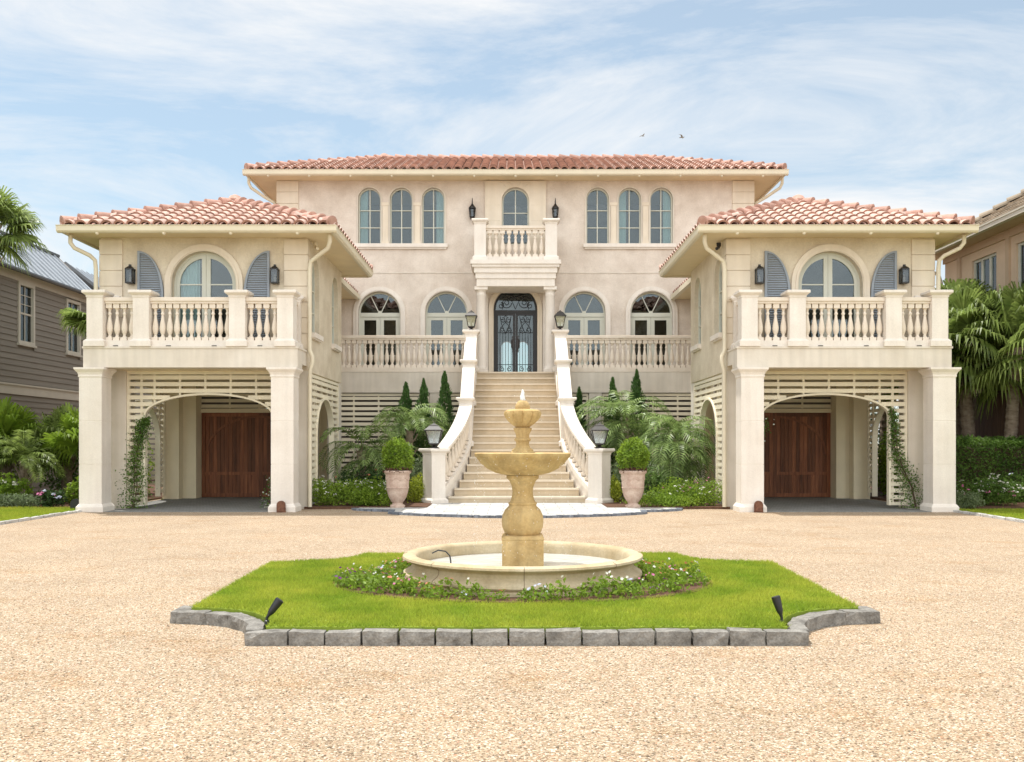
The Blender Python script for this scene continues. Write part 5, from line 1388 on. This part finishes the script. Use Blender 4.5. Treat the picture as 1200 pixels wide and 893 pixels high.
grass('grass', 'bright lawn right of the gravel court', lambda x, y: True, 9.13, 13.4, 13.5, 19.7, 80000, .05, .025, 6)
def edging(x, label):
    t = thing('lawn_edging', label, 'edging', (x, 12, 0)); rng = random.Random(9); y = 3.0
    while y < 19.6:
        L = rng.uniform(.35, .5); m = MB(); rough_block(m, x, y+L/2, PI/2, L-.01, .09, -.02, .055+rng.uniform(-.006, .006), rng)
        if y+L > 10: m.build('edging_stone', M['terrace'], t)
        y += L
edging(-9.07, 'pale stone edging of the left lawn'); edging(9.07, 'pale stone edging of the right lawn')

# ------------------------------------------------------------------ right side garden
def hedge():
    rng = random.Random(91); vs = []; fs = []; x0, x1, y0, y1, h = 9.55, 16.0, 22.2, 23.4, 1.50
    for _ in range(26000):
        f = rng.random()
        x = rng.uniform(x0, x1); q = rng.random()
        if q < .5: y = y0+abs(rng.gauss(0, .06))+.04*math.sin(x*5); z = rng.uniform(.05, h)
        elif q < .85: y = rng.uniform(y0, y1); z = h-abs(rng.gauss(0, .05))+.06*math.sin(x*3+y*4)+max(0, rng.gauss(0, .04))
        elif q < .93: x = x0+abs(rng.gauss(0,.05)); y = rng.uniform(y0, y1); z = rng.uniform(.05, h)
        else: y = rng.uniform(y0+.1, y1); z = rng.uniform(.1, h)
        leaf_quad(vs, fs, (x, y+.03*math.sin(z*7+x*6), z), rng.uniform(.05, .09), .04, rng, .4)
    m = MB(); m.add(vs, fs); t = thing('hedge', 'clipped dark green hedge below the palms on the right', 'hedge', (12.7, 22.8, 0)); m.build('foliage', M['leaf_green'], t, recalc=False)
    m = MB()
    m.box(x0+.15, x1, y0+.2, y1-.1, 0, h-.2); m.build('twigs', M['bark'], t)
hedge()
GR = 'palms between the right pavilion and the tan house'
sabal('palmetto_tree', 'leaning cabbage palm nearest the right pavilion', 11.0, 26.0, 3.9, 1.0, 101, lean=(-.35, -.2), nleaf=40, group=GR, droop=.6, pet=.85, emin=-45, r=.13)
sabal('palmetto_tree', 'cabbage palm with a thick pale trunk in front of the tan house', 12.3, 25.2, 4.0, 1.1, 102, lean=(-.45, -.3), nleaf=46, group=GR, droop=.65, pet=.95, r=.16, emin=-50, nb=32)
sabal('palmetto_tree', 'low-crowned cabbage palm at the right edge of the picture', 12.45, 23.9, 3.85, 1.05, 103, lean=(.25, -.1), nleaf=46, group=GR, droop=.65, pet=.95, r=.15, emin=-50, nb=32)
sabal('palmetto_tree', 'taller cabbage palm with upright fronds before the tan house window', 12.2, 26.2, 4.9, .8, 104, lean=(.1, -.1), nleaf=24, group=GR, droop=.6, pet=.6, emin=-30)
sabal('palmetto_tree', 'small-crowned cabbage palm rising behind the right pavilion corner', 10.75, 27.4, 5.3, .75, 105, lean=(.1, -.1), nleaf=24, group=GR, droop=.6, pet=.5, emin=-40)
sabal('palmetto_tree', 'low cabbage palm tucked behind the right balcony corner', 10.4, 25.0, 3.7, .9, 106, lean=(-.05, -.1), nleaf=26, group=GR, droop=.6, pet=.8, emin=-45, r=.13)
shrub('garden_shrub', 'light green shrub above the hedge at the right picture edge', 'shrub', 12.85, 23.0, .8, .6, 1.75, 'leaf_bright', 1200, .09, 6, 20)
shrub('lantana', 'white-flowered shrub with pink heads in front of the right hedge', 'flower', 10.4, 21.0, 1.9, .8, .72, 'leaf_green', 4200, .055, 14, 21, petals=['petal_white', 'petal_white', 'petal_white', 'petal_pink'], npet=60, psize=.028, cluster=4)
shrub('lantana', 'white-flowered shrub at the right picture edge below the hedge', 'flower', 12.1, 21.3, 1.6, .8, .85, 'leaf_green', 3600, .055, 12, 22, petals=['petal_white', 'petal_blue'], npet=44, psize=.03, cluster=4)
shrub('ground_cover', 'pale-leaved cover at the foot of the right outer column', 'plant', 9.55, 20.1, .9, .7, .40, 'leaf_grey', 2600, .04, 9, 23)
shrub('garden_shrub', 'bright shrub seen through the side arch of the right garage bay', 'shrub', 10.1, 25.2, 1.0, 1.6, 2.0, 'leaf_bright', 2600, .09, 10, 24)
shrub('garden_shrub', 'dark tall shrub behind the side arch of the right garage bay', 'shrub', 10.0, 27.6, 1.4, 1.4, 3.2, 'leaf_dark', 3400, .10, 12, 25)
def board_fence(label, x0, x1, y, h):
    t = thing('wooden_fence', label, 'fence', ((x0+x1)/2, y, 0)); rng = random.Random(3); m = MB(); x = x0
    while x < x1: m.box(x+.006, x+.14, y+rng.uniform(0, .006), y+.03, 0, h+rng.uniform(-.01, .01)); x += .146
    m.build('boards', M['fence'], t)
    for k in range(int((x1-x0)/2)+1): MB().box(x0+2*k, x0+2*k+.1, y-.06, y-.002, 0, h+.05).build('post', M['fence'], t)
def side_fence():
    t = thing('wooden_fence', 'dark brown board fence behind the right palms', 'fence', (12.75, 24.5, 0)); rng = random.Random(3); m = MB(); y = 20.5
    while y < 28.3: m.box(12.72, 12.75+rng.uniform(0, .006), y+.006, y+.14, 0, 2.75+rng.uniform(-.01, .01)); y += .146
    m.build('boards', M['fence'], t)
    for k in range(5): MB().box(12.755, 12.85, 20.5+1.9*k, 20.6+1.9*k, 0, 2.8).build('post', M['fence'], t)
    MB().box(12.70, 12.77, 20.5, 28.3, 2.765, 2.81).build('cap_rail', M['fence'], t)
side_fence()
# neighbour screen seen through the left side arch
t = thing('garden_screen', 'cream slatted garden screen outside the left pavilion arch', 'screen', (-10.2, 26.2, 0))
lattice(FY(26.2), -11.6, -9.2, .2, 2.6, None, battens=.7, parent=t)
for x in (-11.6, -9.2): MB().box(x-.05, x+.05, 26.27, 26.37, 0, 2.65).build('post', M['lattice'], t)

# ------------------------------------------------------------------ neighbouring house, left
NX = -14.0
N1 = thing('grey_house', 'grey clapboard house with white-framed sash windows and a metal roof', 'house', (NX-4, 27, 0))
mpn = SX(NX, 1)
def clapboards(y0, y1, z0, z1, holes):
    m = MB(); z = z0; st = .165
    while z < z1-.01:
        zt = min(z+st, z1); iv = [(y0, y1)]
        for (a, b, c, d) in holes:
            if zt > c+.001 and z < d-.001: iv = [q for p in iv for q in ((p[0], a), (b, p[1])) if q[1]-q[0] > .01] if len(iv) == 1 else [q for p in iv for q in (((p[0], a), (b, p[1])) if p[0] < a < p[1] else (p,)) if q[1]-q[0] > .01]
        for a, b in iv:
            m.add([(NX+.03, a, z), (NX+.03, b, z), (NX+.006, b, zt), (NX+.006, a, zt), (NX-.02, a, z), (NX-.02, b, z), (NX-.02, b, zt), (NX-.02, a, zt)],
                  [(0,1,2,3),(4,7,6,5),(0,4,5,1),(3,2,6,7),(0,3,7,4),(1,5,6,2)])
        z += st
    return m
nw = [(26.35, 27.25, 4.25, 6.0), (29.2, 30.15, 4.25, 5.95), (22.6, 23.5, 4.25, 6.0)]
m = clapboards(14, 31, 0, 2.79, []); z = clapboards(14, 31, 3.12, 6.14, nw); m.add(z.v, z.f)
m.build('wall', M['siding'], N1)
m = MB(); m.slab(rect(14, 31, 0, 6.14), [rect(a+.05, b-.05, c+.05, d-.05) for a, b, c, d in nw], .021, .15, mpn); m.box(NX-8, NX-.15, 30.9, 31, 0, 6.14); m.box(NX-8, NX-.15, 14, 14.1, 0, 6.14); m.build('wall_core', M['siding'], N1)
m = MB(); m.box(NX, NX+.06, 14, 31.0, 2.80, 3.05); m.box(NX, NX+.10, 14, 31.0, 3.05, 3.10); m.build('band_board', M['nbtrim'], N1)
m = MB(); m.box(NX, NX+.05, 14, 31.0, 5.94+.06, 6.22); m.box(NX-.02, NX+.28, 13.9, 31.05, 6.22, 6.26); m.build('frieze_board', M['nbtrim'], N1)
for (a, b, c, d) in nw:
    m = MB(); m.slab(rect(a, b, c, d), [rect(a+.09, b-.09, c+.09, d-.09)], -.055, .03, mpn); m.slab(rect(a-.04, b+.04, c-.05, c+.01), [], -.09, .02, mpn)
    zm = (c+d)/2; m.slab(rect(a+.09, b-.09, zm-.025, zm+.025), [], .0, .03, mpn)
    m.slab(rect((a+b)/2-.012, (a+b)/2+.012, zm+.02, d-.09), [], .008, .028, mpn)
    for f in (.33, .66): zz = zm+(d-.09-zm)*f; m.slab(rect(a+.09, b-.09, zz-.01, zz+.01), [], .009, .029, mpn)
    m.slab(rect((a+b)/2-.012, (a+b)/2+.012, c+.09, zm-.02), [], .008, .028, mpn)
    w = m.build('window', M['nbtrim'], N1); MB().slab(rect(a+.08, b-.08, c+.08, d-.08), [], .035, .04, mpn).build('pane', M['glass'], w)
    MB().slab(rect(a+.1, b-.45, c+.1, d-.1), [], .10, .11, mpn).build('curtain', M['curtain'], w)
MB().box(NX-1.2, NX-1.1, 14, 31, 0, 6.1).build('room_partition', M['room'], N1)
def seam_roof(parent, xe, ze, xr, zr, y0, y1, gutter=True):
    m = MB(); d = Vector((xr-xe, 0, zr-ze)); L = d.length; d.normalize(); n = Vector((-d.z, 0, d.x)); n = n if n.z > 0 else -n
    p = [Vector((xe, y0, ze)), Vector((xe, y1, ze)), Vector((xr, y1, zr)), Vector((xr, y0, zr))]
    m.add(p+[q-n*.06 for q in p], [(0,1,2,3),(4,7,6,5),(0,4,5,1),(3,2,6,7),(0,3,7,4),(1,5,6,2)])
    y = y0+.02
    while y < y1:
        a = Vector((xe, y, ze)); b = Vector((xr, y, zr)); w = .018; h = n*.045
        vs = [a+Vector((0,-w,0)), a+Vector((0,w,0)), b+Vector((0,w,0)), b+Vector((0,-w,0))]; m.add(vs+[q+h for q in vs], [(4,5,6,7),(0,1,5,4),(2,3,7,6),(1,2,6,5),(3,0,4,7)])
        y += .42
    m.build('roof', M['metalroof'], parent)
seam_roof(N1, NX+.30, 6.22, NX-1.15, 7.62, 13.9, 31.1)
m = MB(); m.add([(NX-1.15, 13.9, 7.62), (NX-1.15, 31.1, 7.62), (NX-8, 31.1, 6.9), (NX-8, 13.9, 6.9)], [(0,1,2,3)]); m.build('roof', M['metalroof'], N1)
m = MB(); m.box(NX-1.25, NX-1.08, 13.9, 31.1, 7.60, 7.68); m.build('ridge_cap', M['metaldark'], N1)
m = MB(); m.add([(NX+.30, 31.1, 6.20), (NX-1.15, 31.1, 7.63), (NX-8, 31.1, 6.9), (NX-8, 31.1, 6.1), (NX+.30, 31.0, 6.20), (NX-1.15, 31.0, 7.63), (NX-8, 31.0, 6.9), (NX-8, 31.0, 6.1)], [(0,1,2,3),(7,6,5,4),(0,4,5,1),(1,5,6,2)]); m.build('gable', M['siding'], N1)
m = MB()
m.tube([(NX+.34, y, 6.20) for y in (14, 20, 25, 31.1)], .065, 8); m.build('gutter', M['metaldark'], N1, smooth=True)
m = MB(); m.tube([(NX+.07, 25.3, 6.15), (NX+.07, 25.3, .1)], .045, 8); 
# farther wing of the same row of houses
N2 = thing('grey_house', 'second metal-roofed house showing just above the pavilion pedestal on the left', 'house', (-18, 38, 0))
MB().box(-22, -14.6, 34.2, 44, 0, 6.1).build('wall', M['siding'], N2)
seam_roof(N2, -14.0, 6.2, -16.3, 7.95, 34.0, 44.2)
m = MB(); m.add([(-16.3, 34.0, 7.95), (-16.3, 44.2, 7.95), (-22, 44.2, 6.2), (-22, 34.0, 6.2)], [(0,1,2,3)]); m.add([(-14.15, 34.2, 6.1), (-16.3, 34.2, 7.8), (-22, 34.2, 6.1)], [(0,1,2)])
m.build('gable', M['metaldark'], N2, recalc=False)
m = MB(); m.tube([(-13.95, 33.98, 6.15), (-16.3, 33.98, 7.95)], .10, 6); m.build('rake_board', M['metaldark'], N2)

# ------------------------------------------------------------------ neighbouring house, right
TX = 13.0
N3 = thing('tan_house', 'tan stucco house with tall windows and a brown tiled roof', 'house', (TX+5, 24, 0))
mpt = SX(TX, -1)
tw = [(25.4, 26.75, 4.6, 6.62), (22.9, 24.42, 4.6, 6.62)]
m = MB(); m.slab(rect(16, 28.4, 0, 7.1), [rect(*w_) for w_ in tw], 0, .25, mpt); m.box(TX+.25, TX+9, 28.15, 28.4, 0, 7.1); m.box(TX+.25, TX+9, 16, 16.25, 0, 7.1)
m.build('wall', M['tan'], N3)
for y in (24.75, 27.45, 22.0): m = MB(); m.slab(rect(y-.09, y+.09, 0, 7.05), [], -.06, .0, mpt); m.build('pilaster', M['tan2'], N3)
m = MB(); m.slab(rect(16, 28.45, 6.85, 7.09), [], -.05, .0, mpt); m.build('cornice', M['tan2'], N3)
MB().box(TX+1.0, TX+1.1, 16.3, 28.1, 0, 7).build('room_partition', M['room'], N3)
for (a, b, c, d) in tw:
    m = MB(); m.slab(rect(a, b, c, d), [rect(a+.07, b-.07, c+.07, d-.07)], .06, .14, mpt)
    for f in (1/3, 2/3): u = a+(b-a)*f; m.slab(rect(u-.045, u+.045, c+.06, d-.06), [], .065, .13, mpt)
    w = m.build('window', M['petal_white'], N3); MB().slab(rect(a+.06, b-.06, c+.06, d-.06), [], .10, .106, mpt).build('pane', M['glass'], w)
m = MB()
ex, ez = TX-.62, 7.16; ye0, ye1 = 15.5, 28.9; pz = .62
m.add([(ex, ye0, ez), (ex, ye1, ez), (TX+6, ye1-6.6+.0, ez+pz*6.6), (TX+6, ye0, ez+pz*6.6), (TX+14, ye1, ez), (TX+14, ye0, ez)], [(0,1,2,3),(1,4,2)])
rf = m.build('roof', M['shingle'], N3, recalc=False)
m = MB(); rng = random.Random(6); L = math.hypot(6.6, pz*6.6); rows = 22
for r_ in range(rows):      # courses of flat tiles on the visible slope
    f0, f1 = r_/rows, (r_+1.08)/rows; y = ye0; tops = ye1-6.6*f0
    while y < tops-.05:
        y2 = min(y+.33, tops); j = rng.uniform(0, .012); n = Vector((-pz, 0, 1)).normalized()
        a = Vector((ex+6.6*f0, y+.004, ez+pz*6.6*f0)); b = Vector((ex+6.6*min(f1, 1), y+.004, ez+pz*6.6*min(f1, 1))); a1 = a.copy(); a1.y = y2-.004; b1 = b.copy(); b1.y = y2-.004
        A, B_, C_, D_ = a+n*(.055+j), a1+n*(.055+j), b1+n*(.02+j), b+n*(.02+j)
        m.add([A, B_, C_, D_, a, a1, b1, b], [(0,1,2,3),(4,5,1,0),(5,6,2,1),(7,4,0,3)]); y += .33
m.build('tiles', M['shingle'], rf, recalc=False)
m = MB(); ridge_tiles(m, (ex, ye1, ez+.03), (ex+6.6, ye1-6.6, ez+.03+pz*6.6), rng, r=.11, expo=.4); m.build('ridge_tiles', M['shingle'], rf, recalc=False)
m = MB(); m.box(ex+.02, TX+.0, ye0, ye1-.02, 7.06, 7.10); m.build('soffit', M['tan2'], N3)
m = MB(); m.box(ex-.12, ex+.02, ye0, ye1, 7.03, 7.17); m.box(ex-.14, ex-.10, ye0, ye1, 7.14, 7.185); m.build('gutter', M['nbtrim'], N3)
m = MB(); m.tube([(ex-.03, ye1-.1, 7.06), (ex-.0, ye1-.12, 6.9), (TX-.12, ye1-.35, 6.55), (TX-.07, ye1-.4, 6.3), (TX-.07, ye1-.4, .1)], .05, 8); m.build('downspout', M['nbtrim'], N3, smooth=True)

# ------------------------------------------------------------------ pebbles on the gravel court
def pebbles():
    rng = random.Random(12); vs = []; fs = []
    for _ in range(34000):
        y = 3.6+(rng.random()**1.8)*9; x = rng.uniform(-1, 1)*(y*.58+.4)
        if in_poly(x, y, island_outline(-.03)): continue
        r = rng.uniform(.003, .0085); a, b, c = r*rng.uniform(.7, 1.4), r*rng.uniform(.7, 1.3), r*rng.uniform(.4, .8); t = rng.uniform(0, PI); ca, sa = math.cos(t), math.sin(t); k = len(vs)
        for (u, v, w_) in ((a,0,0),(0,b,0),(-a,0,0),(0,-b,0)): vs.append((x+u*ca-v*sa, y+u*sa+v*ca, c*.4))
        vs += [(x+a*.2, y, c*1.2)]; fs += [(k, k+1, k+4), (k+1, k+2, k+4), (k+2, k+3, k+4), (k+3, k, k+4)]
    m = MB(); m.v = vs; m.f = fs; m.mi = [0]*len(fs); o = m.build('loose_gravel', M['pebble'], recalc=False, kind='stuff'); o['label'] = 'loose tan pebbles scattered over the gravel court'; o['category'] = 'gravel'
pebbles()

# ------------------------------------------------------------------ birds
def bird(x, y, z, s, ang, flap, label):
    t = thing('gull', label, 'bird', (x, y, z), 'gulls in the sky'); ca, sa = math.cos(ang), math.sin(ang)
    P3 = lambda u, v, w: (x+s*(u*ca-v*sa), y+s*(u*sa+v*ca), z+s*w)
    m = MB(); seg = 8; prof = [(-.5, .01), (-.38, .05), (-.15, .10), (.1, .11), (.28, .075), (.36, .06), (.45, .055), (.52, .02), (.58, .006)]; vs = []; fs = []
    for u, r in prof:
        for j in range(seg): a = 2*PI*j/seg; vs.append(P3(u, r*math.cos(a), r*math.sin(a)))
    for k in range(len(prof)-1): fs += [(k*seg+j, k*seg+(j+1) % seg, (k+1)*seg+(j+1) % seg, (k+1)*seg+j) for j in range(seg)]
    m.add(vs, fs); m.build('body', M['siding'], t, smooth=True)
    for sd in (-1, 1):
        m = MB(); pts = []
        for (v, w, c, off) in ((0, .05, .30, .05), (.45, .05+.30*flap, .26, .10), (.9, .05+.34*flap, .16, .02), (1.3, .05+.20*flap, .03, -.18)):
            for (u, th) in ((off+c*.5, 0), (off-c*.5, 0)):
                pts += [P3(u, sd*v, w+.012), P3(u, sd*v, w-.012)]
        fs = []
        for k in range(3):
            b = 4*k; fs += [(b, b+4, b+6, b+2), (b+1, b+3, b+7, b+5), (b, b+1, b+5, b+4), (b+2, b+6, b+7, b+3)]
        m.add(pts, fs); m.build('wing', M['siding'], t)
bird(9.1, 66, 23.1,   .30, R(20), .5, 'farther small gull flying above the main roof')
bird(11.86, 66, 23.0, .40, R(-25), .5, 'nearer gull gliding above the main roof on the right')
